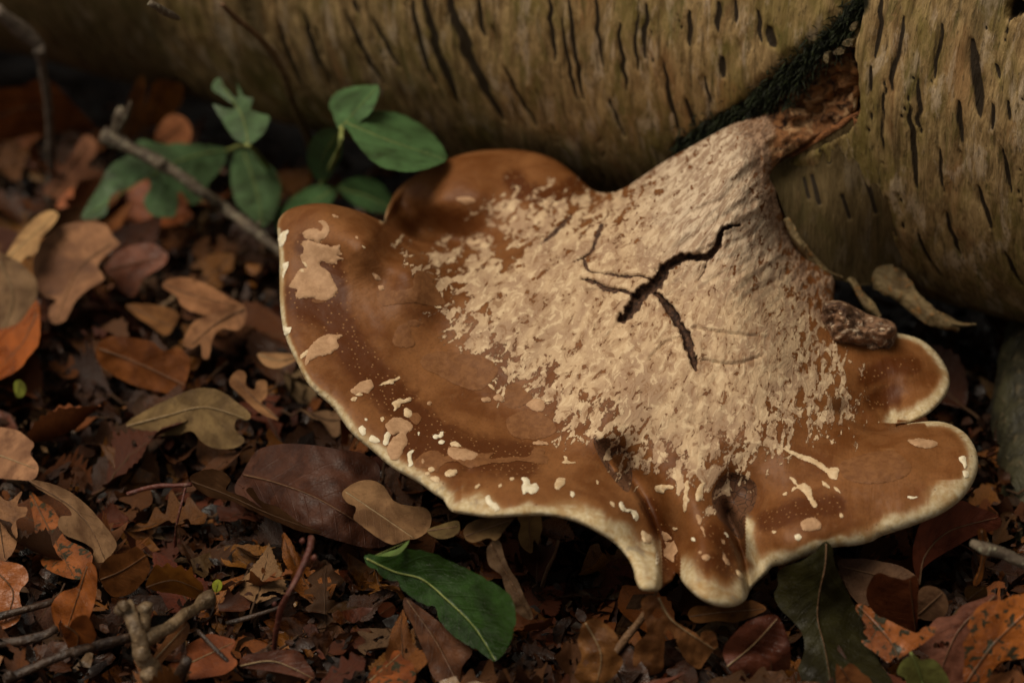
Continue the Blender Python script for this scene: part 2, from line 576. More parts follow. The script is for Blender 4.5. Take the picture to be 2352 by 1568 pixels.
def mat_leaf(name, rough, spec, vein=0.35, spots=0.0, vein_pale=True):
    """fallen leaf: its tint comes from the object's own colour, veins from its UV chart"""
    t = NT(name)
    oi = t.n('ShaderNodeObjectInfo')
    base, rn = oi.outputs['Color'], oi.outputs['Random']
    c = t.vec(t.coord(), (1, 1, 1), (0, 0, 0))
    off = t.n('ShaderNodeVectorMath', operation='ADD')
    t.link(c, off.inputs[0])
    cmb = t.n('ShaderNodeCombineXYZ')
    t.link(t.math('MULTIPLY', rn, 9.0), cmb.inputs[0])
    t.link(t.math('MULTIPLY', rn, 5.0), cmb.inputs[1])
    t.link(cmb.outputs[0], off.inputs[1])
    c = off.outputs[0]
    a = t.noise(c, 75, 5, 0.6, 0.6)
    b = t.noise(c, 300, 5, 0.65, 0.4)
    col = t.mix(t.ramp(a, 0.3, 0.7), t.mix(1.0, base, (0.50, 0.42, 0.38), 'MULTIPLY'), t.mix(1.0, base, (1.35, 1.30, 1.22), 'MULTIPLY'))
    col = t.mix(t.math('MULTIPLY', t.ramp(b, 0.52, 0.7), 0.5), col, t.mix(1.0, base, (0.33, 0.26, 0.22), 'MULTIPLY'))
    uv = t.sep(t.attr('leafuv', 'Vector'))
    u, v = uv[0], uv[1]
    av = t.math('ABSOLUTE', v)
    ph = t.math('SUBTRACT', t.math('MULTIPLY', u, 9.0), t.math('MULTIPLY', av, 2.2))
    fr = t.math('ABSOLUTE', t.math('SUBTRACT', t.math('FRACT', ph), 0.5))
    side = t.math('MULTIPLY', t.math('SUBTRACT', 1.0, t.ramp(fr, 0.0, 0.055)), t.math('SUBTRACT', 1.0, t.ramp(av, 0.5, 1.0)))
    mid = t.math('SUBTRACT', 1.0, t.ramp(av, 0.012, 0.05))
    vn = t.math('MAXIMUM', t.math('MULTIPLY', side, 0.65), mid)
    pale = t.mix(1.0, base, (1.7, 1.7, 1.6) if vein_pale else (0.5, 0.45, 0.4), 'MULTIPLY')
    col = t.mix(t.math('MULTIPLY', vn, vein), col, pale)
    net = t.voro(c, 900, feature='DISTANCE_TO_EDGE')
    if spots:
        sn = t.noise(c, 330, 3, 0.5, 0.6)
        col = t.mix(t.math('MULTIPLY', t.ramp(sn, 0.53, 0.60), spots), col, (0.018, 0.020, 0.008))
    h = t.math('ADD', t.math('MULTIPLY', vn, -0.6 if not vein_pale else 0.5), t.math('MULTIPLY', b, 0.7))
    h = t.math('ADD', h, t.math('MULTIPLY', t.ramp(net, 0.0, 0.05), 0.25))
    t.bump(h, 0.5, 0.0009)
    ro = t.math('ADD', rough, t.math('MULTIPLY', t.math('SUBTRACT', a, 0.5), 0.5))
    m = t.fin(col, ro, spec)
    return m


def mat_twig(name, c1, c2, c3, rough=0.65, lich=0.5):
    t = NT(name)
    c = t.coord()
    a = t.noise(c, 180, 5, 0.65, 0.4)
    b = t.noise(c, 480, 4, 0.6)
    col = t.mix(t.ramp(a, 0.35, 0.65), c1, c2)
    col = t.mix(t.math('MULTIPLY', t.ramp(b, 0.56, 0.64), lich), col, c3)
    t.bump(t.math('ADD', a, b), 0.8, 0.0012)
    return t.fin(col, rough, 0.4)


def mat_rough(name, c1, c2, c3, s=200):
    t = NT(name)
    c = t.coord()
    a = t.noise(c, s, 6, 0.7, 0.8)
    b = t.noise(c, s * 3, 4, 0.6, 0.5)
    col = t.mix(t.ramp(a, 0.36, 0.64), c1, c2)
    col = t.mix(t.math('MULTIPLY', t.ramp(b, 0.55, 0.65), 0.8), col, c3)
    t.bump(t.math('ADD', a, b), 0.8, 0.002)
    return t.fin(col, 0.6, 0.4)


def mat_crumb():
    t = NT('litter_crumb')
    col = t.attr('crumbcol', 'Color')
    c = t.coord()
    a = t.noise(c, 500, 4, 0.6)
    col = t.mix(t.ramp(a, 0.3, 0.7), t.mix(1.0, col, (0.5, 0.45, 0.4), 'MULTIPLY'), col)
    t.bump(a, 0.6, 0.001)
    return t.fin(col, t.ramp(t.noise(c, 160, 3), 0.30, 0.70), 0.35)


M['soil'] = mat_soil()
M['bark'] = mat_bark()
M['cap'] = mat_cap()
M['dry'] = mat_leaf('dry_leaf', 0.68, 0.2)
M['damp'] = mat_leaf('damp_leaf', 0.50, 0.28)
M['wet'] = mat_leaf('wet_leaf', 0.30, 0.42, 0.5)
M['green'] = mat_leaf('green_leaf', 0.42, 0.32, 0.30)
M['green_big'] = mat_leaf('glossy_green_leaf', 0.36, 0.34, 0.6)
M['dark'] = mat_leaf('blackened_leaf', 0.38, 0.14, 0.5)
M['spot'] = mat_leaf('spotted_leaf', 0.36, 0.35, 0.06, 0.95)
M['flake_tan'] = mat_flake('flake_tan', (0.36, 0.205, 0.105), (0.46, 0.275, 0.15))
M['flake_cream'] = mat_flake('flake_cream', (0.52, 0.355, 0.195), (0.66, 0.50, 0.31))
M['flake_white'] = mat_flake('flake_white', (0.66, 0.56, 0.38), (0.78, 0.70, 0.53))
M['flake_brown'] = mat_flake('flake_brown', (0.150, 0.056, 0.015), (0.205, 0.084, 0.026))
M['twig_lichen'] = mat_twig('lichened_twig', (0.060, 0.042, 0.028), (0.13, 0.098, 0.064), (0.30, 0.28, 0.19), 0.7, 0.8)
M['twig_grey'] = mat_twig('grey_twig', (0.075, 0.055, 0.040), (0.16, 0.125, 0.095), (0.22, 0.18, 0.13))
M['twig_brown'] = mat_twig('brown_twig', (0.10, 0.050, 0.022), (0.17, 0.090, 0.040), (0.22, 0.13, 0.07))
M['twig_red'] = mat_twig('red_twig', (0.075, 0.020, 0.014), (0.12, 0.035, 0.022), (0.26, 0.16, 0.11), 0.45, 0.45)
M['twig_dark'] = mat_twig('dark_twig', (0.020, 0.012, 0.009), (0.055, 0.032, 0.020), (0.12, 0.08, 0.05), 0.4, 0.3)
M['twig_knob'] = mat_twig('knobby_twig', (0.085, 0.052, 0.026), (0.21, 0.140, 0.075), (0.30, 0.23, 0.15), 0.5, 0.5)
M['strip'] = mat_rough('peeling_bark', (0.12, 0.075, 0.030), (0.26, 0.185, 0.085), (0.32, 0.145, 0.035), 120)
M['bark_plate'] = mat_rough('bark_plate', (0.075, 0.052, 0.022), (0.17, 0.125, 0.055), (0.05, 0.03, 0.015), 200)
M['amber'] = mat_rough('inner_bark', (0.14, 0.045, 0.012), (0.30, 0.115, 0.032), (0.06, 0.022, 0.010), 260)
M['torn'] = mat_rough('torn_flesh', (0.075, 0.034, 0.018), (0.30, 0.165, 0.090), (0.60, 0.47, 0.33), 130)
M['mossy'] = mat_rough('mossy_wood', (0.014, 0.012, 0.005), (0.045, 0.040, 0.016), (0.08, 0.06, 0.03), 70)
M['moss'] = mat_rough('moss', (0.006, 0.008, 0.002), (0.020, 0.028, 0.006), (0.055, 0.075, 0.012), 300)
M['crumb'] = mat_crumb()
M['rib_pale'] = mat_twig('pale_midrib', (0.20, 0.13, 0.06), (0.30, 0.21, 0.11), (0.36, 0.26, 0.15))
M['rib_green'] = mat_twig('green_midrib', (0.13, 0.16, 0.035), (0.24, 0.26, 0.075), (0.26, 0.28, 0.10))
M['rib_brown'] = mat_twig('brown_midrib', (0.08, 0.038, 0.016), (0.14, 0.070, 0.030), (0.16, 0.09, 0.05))

# ------------------------------------------------------------------ ground: one sheet to the horizon
def build_ground():
    xs = np.concatenate([-np.geomspace(60, 0.36, 14), np.linspace(-0.34, 0.34, 137), np.geomspace(0.36, 60, 14)])
    ys = np.concatenate([0.8 - np.geomspace(60, 0.32, 14), np.linspace(0.5, 1.35, 171), 0.8 + np.geomspace(0.58, 60, 14)])
    X, Y = np.meshgrid(xs, ys)
    Z = -0.004 + 0.006 * fbm(X * 14, Y * 14, 0, 4, 3) + 0.0035 * fbm(X * 60, Y * 60, 0, 3, 9)
    V = np.stack([X, Y, Z], -1).reshape(-1, 3)
    nx = len(xs)
    F = [(j * nx + i, j * nx + i + 1, (j + 1) * nx + i + 1, (j + 1) * nx + i) for j in range(len(ys) - 1) for i in range(nx - 1)]
    o = obj('forest_floor', V, F, M['soil'])
    tag(o, 'dark damp woodland soil under the leaf litter', 'ground', kind='structure')


build_ground()

# ------------------------------------------------------------------ the fallen birch log
LR, LZ = 0.115, 0.135
LP = np.array([0.2, 0.86, LZ])
LYAW = math.radians(30)
LU = np.array([-math.cos(LYAW), math.sin(LYAW), 0])
LN = np.array([-LU[1], LU[0], 0])            # horizontal, towards the camera side
if LN[1] > 0:
    LN = -LN


def log_point(s, th, r=LR):
    s, th = np.asarray(s, float), np.asarray(th, float)
    r = np.asarray(r, float)
    return LP + s[..., None] * LU + (r * np.cos(th))[..., None] * LN + (r * np.sin(th))[..., None] * np.array([0, 0, 1.0])


def log_hit(px, py, r=LR):
    d = ray(px, py)
    wv = CAMP - LP
    dp = d - (d @ LU) * LU
    wp = wv - (wv @ LU) * LU
    A, B, D = dp @ dp, 2 * dp @ wp, wp @ wp - r * r
    k = B * B - 4 * A * D
    if k < 0:
        k = 0
    t = (-B - math.sqrt(k)) / (2 * A)
    P = CAMP + t * d
    q = P - LP
    return float(q @ LU), math.atan2(q[2], q @ LN), t


LENT = [(1261, 0, 1274, 133, 11), (1289, 50, 1324, 227, 9), (1309, 17, 1338, 220, 12), (1368, 0, 1381, 147, 11),
        (1423, 63, 1438, 200, 11), (1464, 20, 1464, 160, 9), (1484, 20, 1483, 133, 13), (1525, 143, 1555, 300, 11),
        (1098, 0, 1108, 83, 12), (1161, 160, 1228, 283, 11), (947, 7, 997, 187, 13), (976, 0, 1050, 230, 22),
        (1030, 0, 1148, 263, 30), (861, 50, 917, 150, 14), (800, 40, 880, 190, 13), (812, 0, 822, 30, 12),
        (1583, 30, 1583, 103, 12), (1650, 7, 1650, 70, 14), (1688, 0, 1690, 53, 10), (1741, 27, 1750, 93, 12),
        (1768, 60, 1776, 107, 22), (1658, 130, 1661, 177, 14), (1575, 230, 1591, 290, 13), (2038, 0, 2022, 120, 12),
        (2085, 43, 2058, 197, 11), (2175, 57, 2150, 177, 10), (2012, 143, 2010, 207, 8), (2122, 183, 2122, 287, 11),
        (2102, 240, 2115, 407, 12), (2215, 230, 2219, 317, 13), (2299, 143, 2302, 173, 10), (2292, 230, 2292, 287, 9),
        (2329, 227, 2330, 270, 8), (2043, 173, 2040, 350, 6), (1983, 384, 2012, 487, 9), (2045, 437, 2068, 520, 9),
        (2259, 417, 2285, 500, 11), (1865, 404, 1882, 467, 9), (1847, 410, 1858, 454, 8), (1935, 450, 1952, 500, 8),
        (2180, 470, 2215, 560, 11), (2245, 95, 2262, 250, 24), (2170, 330, 2178, 420, 8), (2310, 330, 2330, 420, 9),
        (1898, 330, 1905, 372, 9), (1937, 320, 1948, 360, 8), (2120, 520, 2165, 610, 10), (2320, 560, 2352, 630, 10),
        (1620, 180, 1630, 260, 8), (1400, 230, 1430, 310, 9), (700, 40, 760, 190, 14), (640, 60, 700, 200, 14)]
CAV = [(1700, 272), (1781, 243), (1826, 200), (1861, 160), (1888, 128), (1925, 118), (1972, 127), (1976, 262), (1890, 318),
       (1798, 366), (1760, 410), (1700, 400), (1640, 330)]
RAISED = [(2010, -160), (1992, 20), (1972, 127), (1974, 262), (1796, 366), (1764, 404), (1784, 440), (1806, 500), (1846, 575),
          (1900, 640), (2000, 700), (2700, 900), (2700, -160)]
SEAM = [(2025, -120), (1985, 0), (1935, 60), (1880, 120), (1800, 190), (1720, 255), (1630, 305), (1560, 345)]


def build_log():
    root = empty('birch_log', tuple(LP - np.array([0, 0, LR])))
    fine_s = np.linspace(-0.05, 0.50, 640)
    ss = np.concatenate([np.linspace(-0.9, -0.06, 40), fine_s, np.linspace(0.51, 1.3, 36)])
    fine_t = np.linspace(-1.35, 1.2, 330)
    tt = np.concatenate([fine_t, np.linspace(1.2, 2 * math.pi - 1.35, 46)[1:-1]])
    S, T = np.meshgrid(ss, tt, indexing='ij')
    P = log_point(S, T)
    px, py, d = proj(P.reshape(-1, 3))
    q = np.stack([px, py], 1)
    n = len(q)
    facing = ((log_point(S, T, 1.0) - log_point(S, T, 0.0)).reshape(-1, 3) * (CAMP - P.reshape(-1, 3))).sum(1) > -0.02
    vis = facing & (px > -300) & (px < 2700) & (py > -400) & (py < 900)
    lent, cav, moss, rais = np.zeros(n), np.zeros(n), np.zeros(n), np.zeros(n)
    Sf, Tf = S.ravel(), T.ravel()
    rl = random.Random(5)
    spec = []
    for x0, y0, x1, y1, wd in LENT:
        s0, t0, d0 = log_hit(x0, y0)
        s1, t1, d1 = log_hit(x1, y1)
        spec.append((s0, t0, s1, t1, 0.95 * wd * KX * (d0 + d1) / 2))
    for k in range(300):
        s0 = rl.uniform(-0.15, 0.55)
        t0 = rl.uniform(-1.3, 1.3)
        spec.append((s0, t0, s0 + rl.uniform(-.003, .003), t0 + rl.uniform(0.03, 0.13), rl.uniform(0.00025, 0.0006)))
    for s0, t0, s1, t1, wd in spec:
        lo, hi = min(t0, t1), max(t0, t1)
        m = (np.abs(Sf - (s0 + s1) / 2) < abs(s1 - s0) + wd * 3 + 0.004) & (Tf > lo - 0.05) & (Tf < hi + 0.05)
        if not m.any():
            continue
        u = np.clip((Tf[m] - t0) / ((t1 - t0) or 1e-6), -0.3, 1.3)
        c = s0 + (s1 - s0) * u + 0.0007 * vnoise(Tf[m] * 28, Sf[m] * 0 + s0 * 100, 0, 4)
        prof = np.clip(1 - ((u - 0.5) / 0.58) ** 2, 0, 1) ** 0.5
        e = np.abs(Sf[m] - c) / (wd * 0.55 * prof + 1e-5)
        lent[m] = np.maximum(lent[m], np.clip(1.12 - e * 0.60, 0, 1) * (prof > 0))
    v = vis
    dc = sdf(q[v], smooth_loop(CAV, 14))
    wob = 9 * fbm(px[v] / 40, py[v] / 40, 0, 4, 2)
    cav[v] = sstep(-8, 8, dc + wob)
    dr = sdf(q[v], smooth_loop(RAISED, 30))
    rais[v] = sstep(-5, 5, dr + 3 * fbm(px[v] / 30, py[v] / 30, 0, 3, 5))
    dm, _, par = seg_dist(q[v], smooth_loop(SEAM, 20, False))
    wdt = np.interp(par, [0, .3, .55, .8, 1], [30, 46, 46, 30, 16])
    moss[v] = np.clip(1.15 - dm / wdt + 0.35 * fbm(px[v] / 25, py[v] / 25, 0, 4, 8), 0, 1) * (1 - 0.85 * cav[v] * sstep(-25, 0, dc))
    # knot hole at the upper right
    hole = np.zeros(n)
    hole[v] = np.clip(1.2 - np.hypot((px[v] - 2340) / 24, (py[v] - 12) / 34) + .5 * fbm(px[v] / 18, py[v] / 18, 0, 3, 4), 0, 1)
    r = LR + 0.0016 * fbm(Sf * 22, Tf * 2.2, 0, 4, 1) + 0.0005 * fbm(Sf * 300, Tf * 9, 0, 3, 6)
    r -= 0.0013 * lent
    r += 0.0042 * rais
    r -= cav * (0.008 + 0.009 * fbm(px / 26, py / 26, 0, 5, 12))
    r -= np.where(vis, 0.004 * moss * (1 - rais), 0)
    r -= 0.010 * sstep(0.2, 0.8, hole)
    V = log_point(Sf, Tf, r)
    nt = len(tt)
    F = []
    for i in range(len(ss) - 1):
        for j in range(nt):
            k = (j + 1) % nt
            F.append((i * nt + j, i * nt + k, (i + 1) * nt + k, (i + 1) * nt + j))
    F.append(tuple(range(nt)))
    F.append(tuple((len(ss) - 1) * nt + j for j in range(nt))[::-1])
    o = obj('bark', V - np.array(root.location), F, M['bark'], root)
    fattr(o, 'lent', np.maximum(lent, sstep(0.1, 0.7, hole)))
    fattr(o, 'cav', cav)
    fattr(o, 'moss', moss)
    vattr(o, 'bark', np.stack([Sf, Tf * LR, 0 * Sf], 1))
    tag(root, 'fallen birch log with olive bark, dark slits and a mossy diagonal split', 'log')
    # moss tufts along the split
    rm = random.Random(3)
    sl = smooth_loop(SEAM, 4, False)
    mv, mf = [], []
    for k in range(3200):
        c = sl[rm.randrange(len(sl))]
        wd_ = 11 + 16 * abs(float(vnoise(np.array([c[0] / 28.0]), np.array([c[1] / 28.0]), 0, 3)[0]))
        a = rm.gauss(0, wd_), rm.gauss(0, wd_)
        p = (c[0] + a[0], c[1] + a[1])
        if p[0] > 1965 and p[1] > 60:
            continue
        s, th, dd = log_hit(*p)
        b = log_point(s, th, LR - 0.001)
        nrm = (log_point(s, th, 1.0) - log_point(s, th, 0.0))
        dirv = nrm + np.array([rm.gauss(0, .9), rm.gauss(0, .9), rm.gauss(-0.3, .9)])
        dirv /= np.linalg.norm(dirv)
        ln = rm.uniform(0.0015, 0.0060)
        sd_ = np.cross(dirv, [rm.random(), rm.random(), rm.random()])
        sd_ = sd_ / np.linalg.norm(sd_) * rm.uniform(0.00018, 0.00042)
        i = len(mv)
        mv += [b - sd_, b + sd_, b + dirv * ln * 0.6 + sd_ * 0.8, b + dirv * ln + np.array([0, 0, -0.0008]), b + dirv * ln * 0.6 - sd_ * 0.8]
        mf += [(i, i + 1, i + 2, i + 3, i + 4)]
    mo = obj('moss', np.array(mv) - np.array(root.location), mf, M['moss'], root)
    tag(mo, 'dark green moss lining the split in the bark', kind='stuff')
    # amber torn edge of the bark beside the stalk
    pts = [(1976, 256), (1945, 277), (1910, 300), (1880, 318), (1845, 340), (1815, 355), (1792, 368), (1770, 396)]
    P3 = []
    for i, p in enumerate(pts):
        s, th, dd = log_hit(*p)
        P3.append(log_point(s, th, LR + 0.0015))
    tube('torn_bark_edge', P3, [.0006, .0013, .0015, .0010, .0012, .0007, .0009, .0005], M['amber'], root, 8, 0.55, 3, True, 0.0016, root.location)
    P3 = [log_point(*log_hit(*p)[:2], LR + 0.003) for p in [(1976, 262), (1974, 320), (1976, 378), (1985, 410)]]
    tube('bark_seam', P3, [.0012, .0009, .0011, .0004], M['amber'], root, 6, 0.5, 8, True, 0.002, root.location)
    # little loose plates of bark above the hollow
    for x, y, a, ln in [(1905, 128, 1.5, 15), (1932, 116, 0.2, 16), (1955, 95, 0.4, 18), (1966, 60, 1.0, 14)]:
        s, th, dd = log_hit(x, y)
        c = log_point(s, th, LR + 0.0012)
        nrm = log_point(s, th, 1.0) - log_point(s, th, 0.0)
        tx = np.cross(nrm, [math.cos(a), 0.2, math.sin(a)])
        tx /= np.linalg.norm(tx)
        ty = np.cross(nrm, tx)
        sc = ln * KX * dd
        ang = np.linspace(0, 2 * math.pi, 9, endpoint=False)
        rr = [rm.uniform(.7, 1.15) for _ in ang]
        top = [c + tx * math.cos(t) * sc * .55 * r_ + ty * math.sin(t) * sc * .9 * r_ + nrm * 0.0012 for t, r_ in zip(ang, rr)]
        bot = [p - nrm * 0.003 for p in top]
        F = [tuple(range(9))] + [(i, i + 9, (i + 1) % 9 + 9, (i + 1) % 9) for i in range(9)]
        obj('bark_plate', np.array(top + bot) - np.array(root.location), F, M['bark_plate'], root, False)
    # bark flap standing off the log below the hollow
    fo = [(1974, 268), (1935, 292), (1890, 320), (1845, 344), (1798, 368), (1764, 406), (1784, 442), (1806, 502), (1846, 577), (1900, 627), (1940, 646), (1990, 655), (2040, 640), (2070, 600), (2092, 540), (2075, 450), (2020, 390), (1990, 330)]
    W, G, b = cdt(smooth_loop(fo, 5), 5)
    hd = lambda x, y: log_hit(x, y)[2]
    ff = tps([(1974, 268, hd(1974, 268) - .0046), (1890, 320, hd(1890, 320) - .0052), (1798, 368, hd(1798, 368) - .0062), (1764, 406, .866), (1806, 502, .870), (1846, 577, .875), (1900, 627, .882), (1990, 655, .891), (2050, 630, .894),
              (2092, 540, hd(2092, 540) - .0030), (2075, 450, hd(2075, 450) - .0036), (1990, 330, hd(1990, 330) - .0042), (1920, 450, .8675), (2010, 520, .873)], 1e-5)
    ln_ = np.zeros(len(W))
    for x0, y0, x1, y1, wd in LENT:
        q, _, pr = seg_dist(W, np.array([(x0, y0), (x1, y1)], float))
        ln_ = np.maximum(ln_, np.clip(1.12 - q / (wd * .5) * .6, 0, 1))
    dd = ff(W[:, 0], W[:, 1]) + .0007 * fbm(W[:, 0] / 60, W[:, 1] / 160, 0, 4, 3) + .001 * ln_
    n1 = len(W)
    Fb = [(a_, c_, b_) for a_, b_, c_ in G] + [(n1 + a_, n1 + b_, n1 + c_) for a_, b_, c_ in G]
    bl = [i for i in range(n1) if b[i]]
    loop = smooth_loop(fo, 5)
    order = [int(np.argmin(np.hypot(W[:, 0] - p[0], W[:, 1] - p[1]))) for p in loop]
    for i in range(len(order)):
        j = order[(i + 1) % len(order)]
        if order[i] != j:
            Fb.append((order[i], j, n1 + j, n1 + order[i]))
    fo_ = obj('bark_flap', np.vstack([at(W[:, 0], W[:, 1], dd), at(W[:, 0], W[:, 1], dd + .0018)]) - np.array(root.location), Fb, M['bark'], root)
    z2_ = np.zeros(2 * n1)
    fattr(fo_, 'lent', np.concatenate([ln_, ln_ * 0]))
    fattr(fo_, 'cav', z2_)
    fattr(fo_, 'moss', z2_)
    bx_ = np.concatenate([W[:, 0], W[:, 0]]) * KX * .87
    by_ = np.concatenate([W[:, 1], W[:, 1]]) * KX * .87
    vattr(fo_, 'bark', np.stack([bx_ + .7, by_, 0 * bx_], 1))
    # strips of bark peeling away below
    def strip(path, wpx, mat, nm, seed):
        P = smooth_loop([(a, b, c * 1000) for a, b, c in path], 10, False)
        wv = np.interp(np.linspace(0, 1, len(P)), np.linspace(0, 1, len(wpx)), wpx)
        tg = np.gradient(P[:, :2], axis=0)
        tg /= np.linalg.norm(tg, axis=1)[:, None]
        nr = np.stack([-tg[:, 1], tg[:, 0]], 1)
        rows = []
        K = 7
        for k in range(K):
            u = k / (K - 1) * 2 - 1
            e = P[:, :2] + nr * (u * wv / 2 * (1 + 0.25 * vnoise(np.arange(len(P)) * .7, 0 * wv + k * .6, 0, seed)))[:, None]
            dd = P[:, 2] / 1000 + 0.0022 * u * u + 0.0012 * vnoise(np.arange(len(P)) * .4, 0 * wv + u * 2, 0, seed + 3)
            rows.append(at(e[:, 0], e[:, 1], dd))
        A = np.stack(rows, 1)
        B = A + 0.0014 * FW
        m = len(P)
        V = np.vstack([A.reshape(-1, 3), B.reshape(-1, 3)])
        F = []
        o2 = m * K
        for i in range(m - 1):
            for k in range(K - 1):
                a0 = i * K + k
                F.append((a0, a0 + K, a0 + K + 1, a0 + 1))
                F.append((o2 + a0, o2 + a0 + 1, o2 + a0 + K + 1, o2 + a0 + K))
            for k in (0, K - 1):
                a0 = i * K + k
                F.append((a0, a0 + K, o2 + a0 + K, o2 + a0))
        for i in (0, m - 1):
            for k in range(K - 1):
                a0 = i * K + k
                F.append((a0, a0 + 1, o2 + a0 + 1, o2 + a0))
        return obj(nm, V - np.array(root.location), F, mat, root)
    strip([(1960, 560, .893), (2020, 620, .889), (2075, 672, .887), (2120, 712, .885), (2160, 735, .885), (2205, 750, .886)],
          [60, 78, 66, 44, 40, 22], M['strip'], 'peeling_bark_strip', 1)
    strip([(1932, 620, .886), (1958, 645, .884), (1978, 678, .882), (1998, 706, .882), (2020, 728, .883)],
          [16, 18, 16, 30, 14], M['strip'], 'peeling_bark_strip', 5)
    strip([(2185, 742, .885), (2210, 746, .884), (2242, 744, .883)], [12, 10, 3], M['strip'], 'bark_splinter', 9)
    strip([(1806, 500, .866), (1828, 545, .867), (1862, 592, .871), (1898, 626, .876), (1935, 640, .882)],
          [14, 22, 24, 22, 12], M['strip'], 'curled_bark_edge', 12)


build_log()

# ------------------------------------------------------------------ the bracket fungus
OUT = [(637, 520), (644, 498), (664, 481), (700, 470), (745, 467), (790, 475), (830, 487), (868, 504), (882, 509),
       (884, 496), (893, 470), (912, 437), (945, 408), (985, 383), (1030, 365), (1080, 350), (1130, 344), (1185, 344), (1235, 352),
       (1280, 370), (1320, 400), (1350, 428), (1372, 441), (1408, 442), (1440, 428), (1475, 405), (1520, 375), (1568, 347), (1628, 314), (1678, 287),
       (1728, 267), (1781, 243), (1832, 200), (1866, 168), (1905, 150), (1948, 142), (1966, 162), (1968, 248), (1930, 284), (1862, 325), (1802, 362), (1768, 402), (1781, 434), (1788, 467), (1815, 523),
       (1851, 573), (1888, 613), (1912, 635), (1918, 655), (1916, 690), (1935, 730), (1990, 755), (2050, 764), (2078, 768), (2115, 780),
       (2148, 806), (2172, 840), (2182, 873), (2175, 903), (2155, 930), (2128, 953), (2088, 970), (2060, 977), (2102, 970), (2145, 967),
       (2178, 972), (2212, 990), (2232, 1013), (2245, 1043), (2246, 1078), (2233, 1112), (2212, 1142), (2185, 1165), (2152, 1185), (2102, 1205),
       (2052, 1222), (2022, 1232), (2002, 1243), (1968, 1252), (1915, 1257), (1885, 1265), (1852, 1278), (1808, 1295), (1775, 1302), (1762, 1316),
       (1745, 1330), (1730, 1346), (1722, 1358), (1713, 1376), (1695, 1389), (1671, 1394), (1641, 1390), (1608, 1375), (1581, 1352), (1566, 1334), (1555, 1316),
       (1545, 1332), (1522, 1349), (1510, 1355), (1491, 1358), (1471, 1352), (1460, 1332), (1456, 1312), (1448, 1292), (1431, 1268), (1408, 1245), (1371, 1222),
       (1331, 1202), (1284, 1188), (1244, 1184), (1201, 1185), (1144, 1188), (1118, 1188), (1078, 1182), (1044, 1177), (1031, 1168), (1018, 1148),
       (998, 1135), (971, 1115), (937, 1095), (907, 1078), (881, 1058), (861, 1040), (827, 1013), (801, 987), (784, 963), (761, 933),
       (727, 903), (704, 877), (687, 843), (667, 803), (654, 770), (647, 737), (643, 696), (642, 656), (642, 606), (640, 563)]
# swell of the cap in mm towards the camera, above a plane that falls from stalk to lip
SWELL = [(1960, 160, 36), (1900, 200, 22), (1860, 180, 24), (1960, 245, 25), (1860, 300, 11), (1780, 310, 10), (1690, 335, 16), (1560, 362, -8), (1480, 412, -13), (1650, 450, 20), (1600, 600, 16), (1760, 480, 6), (1800, 540, -14),
         (1860, 640, -20), (1700, 620, 15), (1550, 750, 11), (1400, 620, 0), (1300, 700, -4), (1100, 660, -14), (1780, 780, 5), (1880, 780, -14),
         (1080, 552, -52), (1180, 525, -46), (1250, 590, -14), (1260, 515, -32), (1310, 450, -46), (1385, 455, -44), (1440, 440, -9), (1400, 500, -14),
         (1100, 450, -49), (1000, 470, -54), (1150, 352, -57), (1000, 385, -57), (900, 475, -56), (1300, 400, -54), (960, 543, -58),
         (740, 475, 4), (665, 500, 0), (760, 600, 2), (860, 530, 3), (950, 600, -4), (880, 640, 0), (650, 680, -2), (700, 800, 0), (860, 1020, 6),
         (1000, 1110, 9), (1200, 1120, 13), (1400, 1170, 12), (1488, 1310, 11), (760, 880, 3), (950, 860, -7), (1100, 960, -8), (840, 760, -3), (1000, 740, -9), (1250, 1020, -4),
         (1060, 1010, -1), (1380, 1000, 2), (1450, 930, 5), (1600, 950, 6), (1600, 1150, 3), (1640, 1320, 7), (1610, 1240, 5), (1420, 1060, -3), (1545, 1240, -8), (1690, 1140, -8),
         (1710, 1290, -8), (1800, 1220, 4), (1850, 1100, 1), (2000, 1190, 2), (2000, 1080, 3), (2150, 1080, 1), (2220, 1030, -3), (2080, 1000, -5), (1900, 940, -7), (1960, 980, -9),
         (2080, 860, -24), (2150, 880, -27), (2040, 940, -26), (1980, 830, -20), (2080, 780, -28), (1740, 1000, 5)]
CREASE = [([(1372, 1010), (1405, 1045), (1440, 1090), (1472, 1135), (1498, 1190), (1514, 1245), (1522, 1300), (1520, 1360)], 15.0, 7, 44, -1),
          ([(1655, 1130), (1672, 1190), (1694, 1240), (1708, 1280), (1716, 1320), (1724, 1370)], 14.0, 20, 9, 0),
          ([(1640, 1100), (1690, 1130), (1735, 1165)], 3.0, 40, 30, 0),
          ([(1900, 930), (1960, 962), (2010, 985), (2060, 978)], 7.0, 26, 8, 0),
          ([(1022, 1170), (1040, 1120), (1075, 1085)], 2.2, 16, 10, 0),
          ([(880, 512), (930, 540), (1000, 560), (1060, 566)], 5.0, 30, 5, 0),
          ([(1400, 448), (1440, 470), (1490, 500)], 4.0, 20, 30, 0)]
